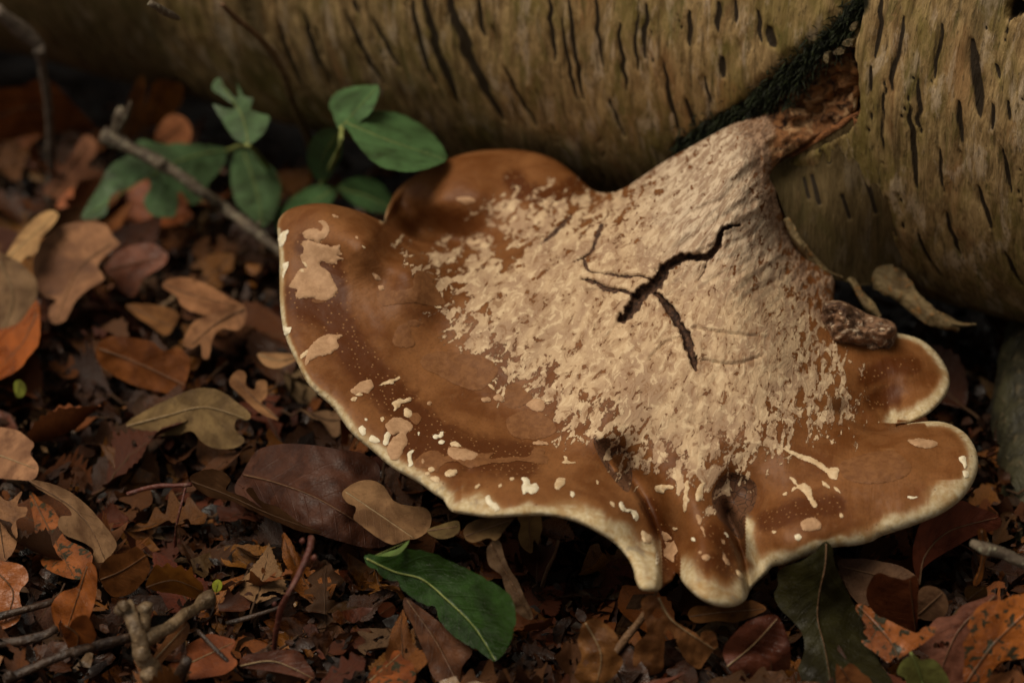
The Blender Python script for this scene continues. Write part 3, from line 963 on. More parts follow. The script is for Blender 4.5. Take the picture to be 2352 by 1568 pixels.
CRACKS = [([(1432, 731), (1455, 706), (1476, 678), (1509, 649), (1525, 621), (1549, 602), (1579, 591), (1614, 591), (1631, 584), (1649, 565), (1654, 537), (1668, 523), (1700, 516)], [10, 13, 13, 13, 12, 11, 10, 7, 7, 7, 5, 4, 2], 5.0),
          ([(1506, 673), (1525, 692), (1542, 713), (1556, 738), (1572, 760), (1579, 785), (1588, 811), (1595, 840), (1600, 852)], [3, 7, 9, 9, 8, 9, 9, 7, 2], 4.2),
          ([(1382, 516), (1368, 553), (1359, 577), (1340, 592), (1318, 602)], [5, 6, 5, 3, 1], 2.4),
          ([(1342, 598), (1349, 618), (1362, 626)], [5, 5, 2], 2.0),
          ([(1359, 625), (1400, 630), (1438, 636), (1470, 634), (1500, 644)], [2, 4, 5, 3, 4], 2.0),
          ([(1335, 640), (1368, 649), (1387, 661), (1408, 667), (1430, 668), (1466, 682)], [2, 6, 5, 6, 5, 4], 2.4),
          ([(1340, 664), (1362, 668), (1390, 668)], [1, 3, 3], 1.2),
          ([(1593, 753), (1654, 763), (1700, 768), (1764, 773)], [4, 4, 3, 1], 1.2),
          ([(1612, 825), (1650, 833), (1692, 835), (1720, 828), (1756, 814)], [2, 3, 4, 3, 1], 1.2),
          ([(1241, 562), (1262, 545), (1286, 522), (1316, 492)], [1, 6, 7, 2], 2.2),
          ([(1622, 602), (1616, 625), (1602, 645)], [4, 4, 2], 1.6),
          ([(1490, 826), (1512, 802), (1530, 786), (1562, 775)], [2, 3, 4, 2], 1.2),
          ([(1426, 735), (1408, 758), (1388, 780)], [4, 3, 1], 1.0),
          ([(1728, 540), (1742, 520), (1756, 500)], [3, 4, 2], 1.4)]
TAN = [(960, 596), (1000, 586), (1080, 570), (1150, 548), (1130, 500), (1170, 470), (1260, 462), (1400, 446), (1480, 395), (1570, 335), (1690, 270), (1800, 225),
       (1830, 300), (1770, 402), (1800, 505), (1860, 590), (1915, 650), (1905, 770), (1925, 850), (1958, 930), (1900, 970), (1830, 985), (1790, 1030),
       (1735, 1050), (1680, 1090), (1630, 1140), (1590, 1120), (1530, 1085), (1450, 1050), (1390, 1010), (1320, 990), (1270, 950), (1215, 905), (1160, 890),
       (1130, 840), (1085, 800), (1040, 740), (1010, 690), (985, 640)]
EYES = [[(1364, 1006), (1390, 1006), (1411, 1015), (1436, 1030), (1448, 1052), (1452, 1097), (1443, 1130), (1420, 1112), (1394, 1078), (1372, 1040)],
        [(1680, 1084), (1712, 1092), (1736, 1111), (1738, 1140), (1728, 1170), (1715, 1191), (1706, 1236), (1690, 1230), (1668, 1205), (1648, 1186), (1635, 1148), (1640, 1120), (1655, 1098)]]
DARK = [([(690, 690), (760, 720), (800, 790), (860, 870), (930, 940), (1000, 1000), (1080, 1040), (1200, 1055)], 62),
        ([(700, 560), (760, 600), (775, 680)], 40), ([(1320, 430), (1270, 455), (1200, 440), (1180, 410)], 36), ([(1000, 1000), (960, 1030), (920, 990)], 50),
        ([(1760, 1200), (1830, 1170), (1920, 1160)], 36), ([(1600, 1300), (1650, 1290), (1690, 1320)], 34), ([(1640, 1220), (1690, 1270)], 34),
        ([(1990, 870), (2040, 840), (2100, 840)], 30), ([(2010, 920), (2050, 905), (2050, 950)], 34), ([(1490, 1160), (1530, 1240), (1545, 1310)], 30)]
OUTL = smooth_loop(OUT, 5.0)
_tp = tps([(a, b, c) for a, b, c in SWELL], 1e-4)


def cap_base(px, py):
    return 0.872 - (py - 330) / 1020 * 0.107 - 0.001 * _tp(px, py)


def cap_rr(px, py):
    """rounding radius of the margin, in pixels"""
    r = np.full(len(px), 58.0)
    r = np.where((px > 1400) & (py < 640), 95, r)
    r = np.where((px > 1790) & (py < 420), 24, r)
    r = np.where((py < 520) & (px < 1400), 46, r)
    r = np.where((px < 760) & (py > 470) & (py < 900), 40, r)
    return r


_rr_pts = None


def smooth_rr(P):
    a = np.stack([cap_rr(P[:, 0] + dx, P[:, 1] + dy) for dx in (-40, 0, 40) for dy in (-40, 0, 40)], 0)
    return a.mean(0)


def cap_depth(P, detail=True):
    px, py = P[:, 0], P[:, 1]
    s = seg_dist(P, OUTL[::2], True)[0]
    R = smooth_rr(P)
    d = cap_base(px, py)
    u = np.clip(1 - s / R, 0, 1)
    scale = KX * 0.81
    d = d + R * scale * (1 - np.sqrt(np.maximum(1 - u ** 2.0, 0)))
    for line, amp, sl, sr, sgn in CREASE:
        ln = smooth_loop(line, 10, False)
        q, side, par = seg_dist(P, ln)
        sg = np.where(side > 0, sr if sgn >= 0 else sl, sl if sgn >= 0 else sr)
        tap = np.clip(par / 0.25, 0, 1) * (1 if sgn or amp > 9 else 1)
        tap = tap * tap * (3 - 2 * tap)
        d = d + 0.001 * amp * tap * np.exp(-(q / sg) ** 2)
    fl = smooth_loop([(880, 512), (930, 541), (1000, 562), (1075, 572), (1150, 556), (1230, 530)], 10, False)
    q, side, par = seg_dist(P, fl)
    rf = 70.0
    tap = sstep(1.0, 0.45, par) * sstep(-0.02, 0.02, par)
    front = np.where(side > 0, rf * KX * 0.81 * (1 - np.sqrt(np.maximum(1 - np.clip(1 - q / rf, 0, 1) ** 2, 0))), 0.016 * np.exp(-(q / 60) ** 2))
    d = d + tap * front
    ck = np.zeros(len(P))
    for line, wd, dep in CRACKS:
        ln = smooth_loop(line, 6, False)
        q, side, par = seg_dist(P, ln)
        wv = np.interp(par, np.linspace(0, 1, len(wd)), wd) * (1 + 0.4 * vnoise(px / 9, py / 9, 0, 3) + 0.25 * vnoise(px / 4, py / 4, 0, 8))
        c = np.clip(1.3 - q / np.maximum(wv, 0.5) * 0.72, 0, 1)
        ck = np.maximum(ck, c * min(1.0, 0.16 + dep / 4.2))
        d = d + 0.001 * dep * sstep(0.25, 0.95, c)
        d = d - 0.0006 * np.exp(-((q - wv * 1.9) / (wv * 0.9 + 2)) ** 2) * (dep > 3)
    e = np.zeros(len(P))
    for poly in EYES:
        q = sdf(P, smooth_loop(poly, 8))
        e = np.maximum(e, sstep(-3, 3, q))
        d = d + 0.0016 * sstep(0, 14, q)
    # knob inside the first scar
    kq = np.hypot((px - 1423) / 23, (py - 1062) / 25)
    d = d - 0.0035 * np.clip(1 - kq ** 2, 0, 1) ** 0.6
    e = np.where(kq < 1, 0.15, e)
    if detail:
        mid = sstep(5, 60, s)
        d = d + mid * (0.0014 * fbm(px / 150, py / 150, 0, 3, 2) + 0.0005 * fbm(px / 34, py / 34, 0, 4, 5))
        st = np.clip(sstep(1600, 1800, px + (500 - py) * 0.25) * sstep(760, 560, py), 0, 1)
        d = d + mid * 0.0026 * st * fbm(px / 26, py / 26, 0, 5, 7)
        nk = sstep(1450, 1620, px + (500 - py) * .3) * sstep(760, 600, py)
        al, ac = (px * 0.80 - py * 0.60), (px * 0.60 + py * 0.80)
        d = d + mid * nk * 0.0024 * (0.5 - np.abs(fbm(al / 150, ac / 38, 0, 4, 51)) * 2)
        tb = sstep(1740, 1830, px) * sstep(430, 350, py)
        d = d + sstep(2, 20, s) * tb * (0.0055 * fbm(px / 34, py / 24, 0, 5, 19) + 0.0015)
    return d, s, ck, e


def build_fungus():
    root = empty('bracket_fungus', (0.02, 0.70, 0.10))
    base = np.array(root.location)
    V, F, bd = cdt(OUTL, 4.6)
    d, s, ck, eye = cap_depth(V)
    px, py = V[:, 0], V[:, 1]
    A = at(px, py, d)
    n = len(V)
    # underside: the same outline, gone round the margin to the pores below
    R = smooth_rr(V)
    u = np.clip(1 - s / R, 0, 1)
    scale = KX * 0.81
    db = cap_base(px, py) + R * scale * (1 + 1.0 * np.sqrt(np.maximum(1 - u ** 2, 0))) + 0.010 * sstep(0, 400, s)
    for line, amp, sl, sr, sgn in CREASE:
        q, side, par = seg_dist(V, smooth_loop(line, 14, False))
        db = db + 0.001 * amp * np.exp(-(q / 40) ** 2)
    db = np.maximum(db, d + 0.0004)
    idx = np.full(n, -1)
    inner = np.where(~bd)[0]
    idx[inner] = n + np.arange(len(inner))
    idx[bd] = np.where(bd)[0]
    B = at(px[inner], py[inner], db[inner])
    VV = np.vstack([A, B])
    # image y runs down, so triangle order flips
    Fa = [(a, c, b) for a, b, c in F]
    Fb = [(idx[a], idx[b], idx[c]) for a, b, c in F]
    o = obj('cap', VV - base, Fa + Fb, M['cap'], root)
    both = lambda x: np.concatenate([x, x[inner]])
    tq = sdf(V, smooth_loop(TAN, 14))
    tq = np.clip(np.where(tq > 0, tq / 230.0, tq / 110.0), -1.4, 0.66)
    tq = tq + 0.22 * sstep(1380, 1560, px + (500 - py) * .3) * sstep(640, 480, py)
    rimw = np.clip(56 + 60 * fbm(px / 110, py / 110, 0, 3, 31), 24, 95)
    rimw = np.where(px < 1060, np.interp(py, [430, 560, 850, 950, 1180], [3, 14, 17, 36, 52]), rimw)
    rimw = np.where((py < 520) & (px < 1450) & (px > 870), np.interp(px, [880, 960, 1050], [16, 6, 2]), rimw)
    rimw = np.where((px > 1980) & (py < 985), np.interp(py, [760, 860, 950], [16, 26, 58]), rimw)
    rimw = np.where((px > 2060) & (py >= 965) & (py < 1100), np.interp(py, [965, 990, 1100], [10, 20, 50]), rimw)
    rimw = np.where((px > 1400) & (px < 1960) & (py < 800), 2, rimw)
    rim = np.clip(1.15 - s / rimw, 0, 1)
    q1 = seg_dist(V, np.array([(1716, 1205), (1716, 1240), (1728, 1275), (1748, 1300)]))[0]
    rim = np.maximum(rim, np.clip(1.0 - q1 / 34, 0, 1) * (px > 1712))
    q2 = seg_dist(V, np.array([(1496, 1260), (1512, 1310), (1505, 1350)]))[0]
    rim = np.maximum(rim, np.clip(1.2 - q2 / 40, 0, 1) * (px < 1521))
    rim = rim * np.where((px > 1521) & (px < 1562) & (py > 1250), 0.2, 1)
    rim = rim * np.where((py < 522) & (px < 1420), np.where(px > 870, np.interp(px, [880, 930, 1000], [.55, .25, .05]), np.interp(px, [640, 690], [.6, .1])), 1)
    rim = rim * np.where((px > 1400) & (px < 1960) & (py < 800), 0.0, 1)
    rim = rim * np.where((px < 2125) & (px > 1950) & (py > 973) & (py < 1030), 0.1, 1)
    dark = np.zeros(n)
    for line, wd in DARK:
        q = seg_dist(V, np.array(line, float))[0]
        dark = np.maximum(dark, np.clip(1.1 - q / wd, 0, 1))
    stem = np.clip(sstep(1640, 1830, px + (430 - py) * 0.35) * sstep(840, 640, py), 0, 1)
    torn = sstep(1745, 1810, px + 22 * fbm(px / 30, py / 30, 0, 4, 77)) * sstep(450, 380, py)
    cx, cy = px - 1930, py - 60
    rad = np.hypot(cx, cy) * 0.136
    ang = np.arctan2(cx, -cy)
    ang = np.where(ang > 1.6, ang - 2 * math.pi, ang)
    fattr(o, 'tan', both(tq))
    fattr(o, 'rim', np.concatenate([rim, np.ones(len(inner))]))
    fattr(o, 'dark', both(dark))
    fattr(o, 'crack', np.concatenate([ck, np.zeros(len(inner))]))
    fattr(o, 'eye', np.concatenate([eye, np.zeros(len(inner))]))
    fattr(o, 'stem', both(stem))
    fattr(o, 'torn', both(torn))
    neck = sstep(1380, 1600, px + (500 - py) * .3) * sstep(720, 520, py)
    fattr(o, 'neck', both(neck))
    vattr(o, 'skin', np.stack([both(np.log(rad / 90.0) * 90), both(ang * 90), both(rad * 0)], 1))
    vattr(o, 'plan', np.stack([both(px * .136), both(py * .136), both((d - .8) * 1000)], 1))
    tag(root, 'large brown bracket fungus with cream margin and cracked pale centre on the log', 'fungus')

    # ---- flakes of pale skin lying on the cap
    def flake(poly, mat, lift=0.0005, rough=2.2, seed=0, name='skin_flake'):
        P = smooth_loop(poly, 3.0)
        nrm = np.roll(P, -1, 0) - np.roll(P, 1, 0)
        nrm = np.stack([-nrm[:, 1], nrm[:, 0]], 1)
        nrm /= np.linalg.norm(nrm, axis=1)[:, None] + 1e-9
        P = P + nrm * (rough * fbm(P[:, 0] / 8, P[:, 1] / 8, seed * 3.1, 3, seed) + 1.1 * vnoise(P[:, 0] / 2.6, P[:, 1] / 2.6, seed, 5))[:, None]
        try:
            W, G, b = cdt(P, 5.0)
        except Exception:
            return
        if len(G) < 4:
            return
        dd = cap_depth(W)[0]
        k_ = KX * 0.81 * 2
        gx = (cap_depth(W + np.array([2.0, 0]))[0] - dd) / k_
        gy = (cap_depth(W + np.array([0, 2.0]))[0] - dd) / k_
        sl = np.minimum(np.sqrt(1 + gx * gx + gy * gy), 4)
        dd = dd - np.where(b, 0.00012, lift) * sl + 0.00018 * fbm(W[:, 0] / 12, W[:, 1] / 12, seed, 3, 4)
        obj(name, at(W[:, 0], W[:, 1], dd) - base, [(a, c, b_) for a, b_, c in G], mat, root)

    def z3(p):
        return [(612.5 + .23437 * a, 453.2 + .23437 * b) for a, b in p]

    def z4(p):
        return [(796.2 + .23437 * a, 820.7 + .23437 * b) for a, b in p]

    def z2(p):
        return [(1316.9 + .23437 * a, 980 + .23437 * b) for a, b in p]

    def z9(p):
        return [(1568 + .3336 * a, 1045 + .3336 * b) for a, b in p]
    T_, C_, W_, B_ = M['flake_tan'], M['flake_cream'], M['flake_white'], M['flake_brown']
    FL = [
        (z3([(505, 235), (560, 225), (600, 260), (615, 330), (580, 390), (530, 420), (505, 455), (440, 420), (370, 395), (350, 345), (400, 315), (470, 305), (535, 330), (550, 280)]), T_),
        (z3([(345, 450), (400, 420), (520, 455), (640, 480), (715, 465), (720, 520), (740, 560), (690, 570), (755, 605), (690, 620), (685, 655), (610, 650), (535, 625), (525, 670), (600, 720), (640, 790), (690, 890), (670, 950), (600, 1005), (520, 1010), (440, 985), (290, 985), (300, 900), (220, 880), (265, 800), (310, 720), (390, 690), (350, 630), (330, 580), (365, 520)]), T_),
        (z3([(310, 720), (370, 695), (405, 730), (360, 745), (315, 740)]), C_),
        (z3([(345, 625), (380, 630), (425, 680), (410, 695), (370, 670)]), C_),
        (z3([(440, 1005), (520, 985), (600, 990), (560, 1025), (470, 1035)]), B_),
        (z3([(150, 340), (212, 325), (190, 400), (160, 470), (130, 480), (112, 400)]), W_),
        (z3([(150, 660), (210, 630), (205, 690), (180, 740), (165, 795), (145, 770), (160, 700)]), W_),
        (z3([(155, 1255), (200, 1275), (240, 1270), (235, 1300), (200, 1345), (178, 1355), (165, 1310)]), W_),
        (z3([(410, 1490), (480, 1400), (560, 1350), (640, 1340), (735, 1345), (730, 1375), (690, 1400), (705, 1470), (640, 1520), (560, 1550), (480, 1570), (420, 1600), (380, 1640)]), T_),
        (z3([(330, 1540), (380, 1500), (415, 1485), (400, 1530), (350, 1580), (330, 1575)]), C_),
        (z3([(1035, 745), (1075, 750), (1120, 795), (1100, 810), (1060, 795)]), T_),
        (z3([(1095, 865), (1140, 868), (1150, 905), (1110, 905)]), T_),
        (z3([(930, 468), (960, 478), (968, 500), (945, 495)]), C_),
        (z3([(640, 170), (700, 180), (705, 198), (660, 195)]), T_),
        (z3([(870, 378), (895, 385), (895, 412), (872, 400)]), T_),
        (z3([(1250, 1340), (1300, 1260), (1380, 1230), (1410, 1290), (1420, 1370), (1450, 1420), (1420, 1465), (1330, 1470), (1260, 1450), (1235, 1400)]), B_),
        (z3([(1380, 1215), (1450, 1195), (1530, 1230), (1480, 1255), (1400, 1260)]), B_),
        (z3([(1080, 920), (1250, 910), (1420, 890), (1440, 800), (1480, 720), (1600, 760), (1660, 880), (1740, 1000), (1740, 1050), (1600, 1060), (1450, 1030), (1250, 1050), (1130, 1050)]), B_),
        (z3([(1640, 1065), (1700, 1065), (1708, 1085), (1660, 1085)]), C_),
        (z4([(315, 275), (400, 222), (470, 205), (520, 190), (510, 220), (470, 235), (465, 262), (390, 262)]), C_),
        (z4([(445, 445), (510, 400), (560, 410), (635, 388), (615, 435), (545, 445), (520, 480), (465, 525), (460, 480)]), C_),
        (z4([(562, 510), (600, 500), (645, 550), (610, 590), (560, 570)]), C_),
        (z4([(645, 545), (720, 560), (728, 610), (680, 660), (610, 600)]), B_),
        (z4([(380, 660), (440, 600), (520, 585), (590, 620), (650, 660), (640, 710), (590, 740), (595, 840), (560, 900), (500, 1000), (430, 1000), (400, 900), (440, 800), (520, 735), (450, 760), (400, 720)]), T_),
        (z4([(355, 830), (385, 740), (420, 725), (430, 760), (400, 850), (370, 860)]), W_),
        (z4([(215, 800), (240, 765), (290, 775), (325, 820), (280, 835), (240, 830)]), W_),
        (z4([(595, 960), (610, 920), (655, 905), (635, 970), (650, 1040), (615, 1070), (600, 1020)]), W_),
        (z4([(120, 690), (150, 665), (185, 700), (180, 755), (140, 750)]), W_),
        (z4([(40, 330), (110, 260), (200, 218), (245, 225), (258, 290), (210, 350), (150, 340), (90, 360)]), T_),
        (z4([(75, 360), (140, 345), (160, 365), (100, 378)]), C_), (z4([(40, 410), (75, 385), (105, 395), (80, 425), (45, 428)]), C_),
        (z4([(330, 590), (360, 580), (372, 605), (340, 628)]), C_), (z4([(180, 595), (205, 600), (200, 618), (182, 615)]), W_),
        (z4([(850, 760), (900, 755), (915, 728), (948, 722), (945, 760), (910, 790), (860, 795)]), W_),
        (z4([(900, 825), (930, 805), (965, 820), (950, 845), (910, 845)]), W_),
        (z4([(695, 735), (715, 728), (712, 765), (698, 760)]), W_),
        (z4([(790, 440), (820, 425), (840, 445), (825, 470), (795, 468)]), T_),
        (z4([(1010, 840), (1040, 820), (1100, 840), (1120, 870), (1060, 870), (1020, 865)]), C_),
        (z4([(1010, 870), (1115, 875), (1180, 890), (1300, 935), (1440, 930), (1400, 985), (1500, 985), (1620, 970), (1780, 970), (1850, 880), (1945, 900), (1925, 950), (1970, 970), (1960, 1040), (1850, 1030), (1700, 1010), (1560, 1030), (1420, 1030), (1300, 1060), (1200, 1080), (1090, 1020), (1000, 1020), (930, 1060), (880, 1120), (820, 1080), (700, 1080), (660, 1040), (720, 960), (820, 910), (900, 920), (960, 970), (1000, 940)]), B_),
        (z4([(1005, 880), (1110, 885), (1180, 900), (1290, 940), (1240, 1000), (1140, 1010), (1040, 990), (990, 950)]), T_),
        (z4([(960, 1140), (1010, 1095), (1080, 1105), (1065, 1150), (1000, 1170)]), C_),
        (z4([(800, 1095), (830, 1068), (862, 1085), (850, 1115), (815, 1118)]), C_), (z4([(770, 1130), (800, 1118), (815, 1145), (785, 1155)]), C_),
        (z4([(730, 1000), (755, 988), (765, 1025), (738, 1032)]), T_), (z4([(820, 1175), (880, 1165), (915, 1195), (900, 1225), (840, 1205)]), C_),
        (z4([(1710, 1180), (1750, 1170), (1790, 1195), (1800, 1240), (1850, 1225), (1882, 1270), (1860, 1310), (1820, 1340), (1770, 1320), (1730, 1340), (1715, 1270), (1730, 1220)]), W_),
        (z4([(2040, 1230), (2080, 1180), (2145, 1190), (2120, 1250), (2080, 1290), (2045, 1280)]), C_),
        (z4([(1252, 1270), (1290, 1235), (1305, 1250), (1270, 1282)]), C_), (z4([(1482, 1250), (1510, 1230), (1522, 1255), (1495, 1275)]), C_),
        (z4([(1600, 1185), (1640, 1170), (1640, 1195), (1610, 1202)]), C_), (z4([(2195, 1315), (2230, 1312), (2235, 1350), (2205, 1362)]), W_),
        (z4([(1358, 1370), (1400, 1355), (1425, 1410), (1470, 1430), (1495, 1480), (1460, 1510), (1420, 1470), (1370, 1430)]), W_),
        (z4([(1560, 620), (1640, 550), (1760, 515), (1900, 540), (2000, 610), (2050, 680), (2030, 740), (1920, 790), (1760, 800), (1640, 770), (1580, 700)]), B_),
        (z4([(720, 30), (800, -40), (960, -60), (1200, -30), (1380, 10), (1480, 110), (1450, 200), (1360, 290), (1260, 320), (1130, 290), (1000, 230), (860, 150), (760, 110)]), B_),
        (z4([(1550, 440), (1560, 300), (1620, 255), (1700, 275), (1760, 330), (1820, 380), (1800, 430), (1700, 480), (1600, 495)]), B_),
        (z4([(1760, 460), (1820, 410), (1900, 410), (1945, 450), (1930, 510), (1870, 530), (1800, 500)]), T_),
        (z4([(1320, 400), (1390, 390), (1410, 420), (1360, 438), (1325, 425)]), T_), (z4([(1435, 390), (1490, 360), (1545, 400), (1540, 425), (1460, 420)]), T_),
        (z4([(1385, 255), (1440, 285), (1452, 325), (1420, 300)]), C_),
        (z4([(2130, 965), (2165, 975), (2160, 1005), (2250, 1030), (2200, 1040), (2105, 1028), (2140, 1010)]), C_),
        (z4([(1835, 830), (1880, 812), (1930, 820), (1980, 850), (1900, 855), (1835, 850)]), T_),
        (z2([(795, 580), (850, 565), (975, 575), (970, 605), (910, 612), (880, 650), (810, 625)]), C_),
        (z2([(1090, 560), (1120, 525), (1135, 600), (1115, 680), (1140, 720), (1110, 760), (1100, 830), (1080, 830), (1075, 730), (1085, 650)]), C_),
        (z2([(1205, 640), (1240, 560), (1290, 540), (1270, 610), (1265, 690), (1220, 730), (1200, 710)]), C_),
        (z2([(1205, 860), (1240, 865), (1260, 910), (1240, 960), (1210, 910)]), T_), (z2([(1245, 970), (1275, 990), (1290, 1075), (1265, 1030)]), T_),
        (z2([(870, 1025), (930, 1050), (960, 1100), (900, 1110), (878, 1080)]), T_),
        (z2([(890, 1120), (960, 1130), (985, 1110), (1000, 1160), (1022, 1220), (990, 1260), (985, 1320), (940, 1300), (890, 1260), (885, 1200), (905, 1170)]), T_),
        (z2([(1152, 1085), (1185, 1088), (1195, 1120), (1165, 1115)]), W_), (z2([(975, 985), (1015, 985), (1010, 1010), (985, 1005)]), C_),
        (z2([(1255, 1265), (1300, 1250), (1342, 1275), (1320, 1305), (1270, 1295)]), T_), (z2([(1228, 1215), (1255, 1212), (1258, 1238), (1232, 1240)]), T_),
        (z2([(1462, 1215), (1490, 1260), (1520, 1300), (1540, 1345), (1510, 1350), (1470, 1300)]), T_), (z2([(1450, 1100), (1480, 1110), (1480, 1148), (1455, 1135)]), T_),
        (z2([(1590, 1395), (1640, 1420), (1668, 1470), (1640, 1480), (1600, 1440)]), C_), (z2([(1480, 1030), (1505, 1040), (1525, 1080), (1500, 1075)]), W_),
        (z2([(450, 740), (480, 735), (510, 790), (580, 810), (620, 830), (640, 880), (620, 925), (590, 890), (560, 840), (490, 825), (455, 780)]), W_),
        (z2([(805, 1330), (825, 1220), (838, 1240), (840, 1320), (820, 1348)]), W_), (z2([(222, 520), (250, 530), (245, 565), (228, 550)]), C_),
        (z2([(360, 728), (400, 750), (405, 785), (375, 765)]), C_), (z2([(670, 1010), (720, 1040), (770, 1080), (760, 1140), (700, 1130), (670, 1080)]), C_),
        (z2([(2120, 500), (2160, 495), (2200, 560), (2260, 550), (2330, 600), (2340, 680), (2390, 760), (2360, 790), (2310, 720), (2250, 640), (2200, 600), (2140, 630), (2150, 590), (2190, 580)]), C_),
        (z2([(2050, 660), (2090, 640), (2085, 665), (2060, 672)]), C_), (z2([(1950, 1015), (1988, 1018), (1980, 1042), (1955, 1040)]), C_),
        (z2([(2170, 1060), (2210, 1045), (2235, 1080), (2205, 1115), (2175, 1090)]), W_),
        (z9([(808, 470), (850, 435), (910, 432), (950, 470), (945, 505), (890, 520), (830, 515)]), T_),
        (z9([(1080, 60), (1160, 20), (1300, -20), (1450, -30), (1540, 30), (1575, 90), (1540, 140), (1430, 180), (1330, 195), (1210, 190), (1110, 150)]), B_),
        (z9([(920, 70), (980, 90), (1070, 85), (1060, 165), (1010, 150), (985, 110)]), C_), (z9([(960, 175), (1000, 200), (1015, 230), (970, 210)]), C_),
        (z9([(1040, 215), (1075, 235), (1088, 262), (1055, 245)]), C_), (z9([(1078, 402), (1098, 400), (1100, 428), (1082, 425)]), C_),
        (z9([(1550, 285), (1620, 285), (1580, 302)]), W_), (z9([(1900, 20), (1940, 5), (1960, 60), (1945, 90), (1925, 60)]), W_), (z9([(1928, 110), (1965, 110), (1970, 145), (1940, 150)]), W_),
        ([(2084, 1012), (2110, 1006), (2138, 1010), (2155, 1018), (2140, 1028), (2110, 1026)], T_),
        ([(1796, 1028), (1818, 1035), (1850, 1046), (1880, 1058), (1905, 1075), (1925, 1072), (1922, 1092), (1900, 1086), (1870, 1066), (1835, 1052)], C_),
        ([(1046, 456), (1075, 452), (1092, 462), (1070, 470)], T_),
    ]
    for i, (poly, mt) in enumerate(FL):
        flake(poly, mt, 0.00022 if mt is B_ else 0.0005, 2.4, i)
    # ragged torn stub beside the stalk
    st = [(1897, 695), (1932, 691), (1968, 707), (1996, 722), (2038, 734), (2057, 746), (2061, 767), (2057, 791), (2047, 807), (2022, 819), (1986, 810), (1949, 795), (1916, 789), (1900, 760), (1885, 730)]
    W, G, b = cdt(smooth_loop(st, 4), 4.5)
    dist = seg_dist(W, smooth_loop(st, 6), True)[0]
    dd = 0.838 + 0.012 * (1 - np.sqrt(np.clip(1 - np.clip(1 - dist / 45, 0, 1) ** 2, 0, 1))) + (W[:, 0] - 1900) * 0.00003 + 0.009 * fbm(W[:, 0] / 34, W[:, 1] / 20, 0, 6, 6)
    n1 = len(W)
    ii = np.full(n1, -1)
    inn = np.where(~b)[0]
    ii[inn] = n1 + np.arange(len(inn))
    ii[b] = np.where(b)[0]
    back = at(W[inn, 0], W[inn, 1], dd[inn] + 0.022 - 0.01 * np.clip(1 - dist[inn] / 40, 0, 1))
    obj('torn_stub', np.vstack([at(W[:, 0], W[:, 1], dd), back]) - base, [(a, c, b_) for a, b_, c in G] + [(ii[a], ii[b_], ii[c]) for a, b_, c in G], M['torn'], root)


build_fungus()

# ------------------------------------------------------------------ leaves
def leaf_outline_w(kind, u, side, seed):
    r = random.Random(seed * 7 + (1 if side > 0 else 2))
    ph = r.uniform(0, 1)
    if kind == 'oak':
        w_ = np.sin(np.pi * np.clip(u, 0, 1) ** 1.35) ** 0.75
        lob = 0.5 + 0.5 * np.cos(2 * np.pi * (u * 4.2 + ph))
        w_ = w_ * (0.50 + 0.50 * lob ** 0.8)
    elif kind == 'birch':
        w_ = np.minimum(u / 0.22, 1) ** 0.7 * np.clip((1 - u) / 0.75, 0, 1) ** 0.85
        w_ = np.minimum(w_, 1) * (0.9 + 0.1 * (2 * ((u * 15 + ph) % 1) - 1)) * (0.96 + .04 * np.cos(u * 90))
    elif kind == 'beech':
        w_ = np.sin(np.pi * np.clip(u, 0, 1) ** 0.88) ** 0.72 * (1 + 0.03 * np.cos(2 * np.pi * u * 8))
    else:
        w_ = (np.sin(np.pi * np.clip(u, 0, 1)) ** 0.5) * (0.75 + 0.25 * np.array([vnoise(np.array([x * 6 + seed * 3.3]), np.array([side * 2.0]), 0, seed)[0] for x in u]))
    return np.maximum(w_, 0.012)


_leafcache = {}


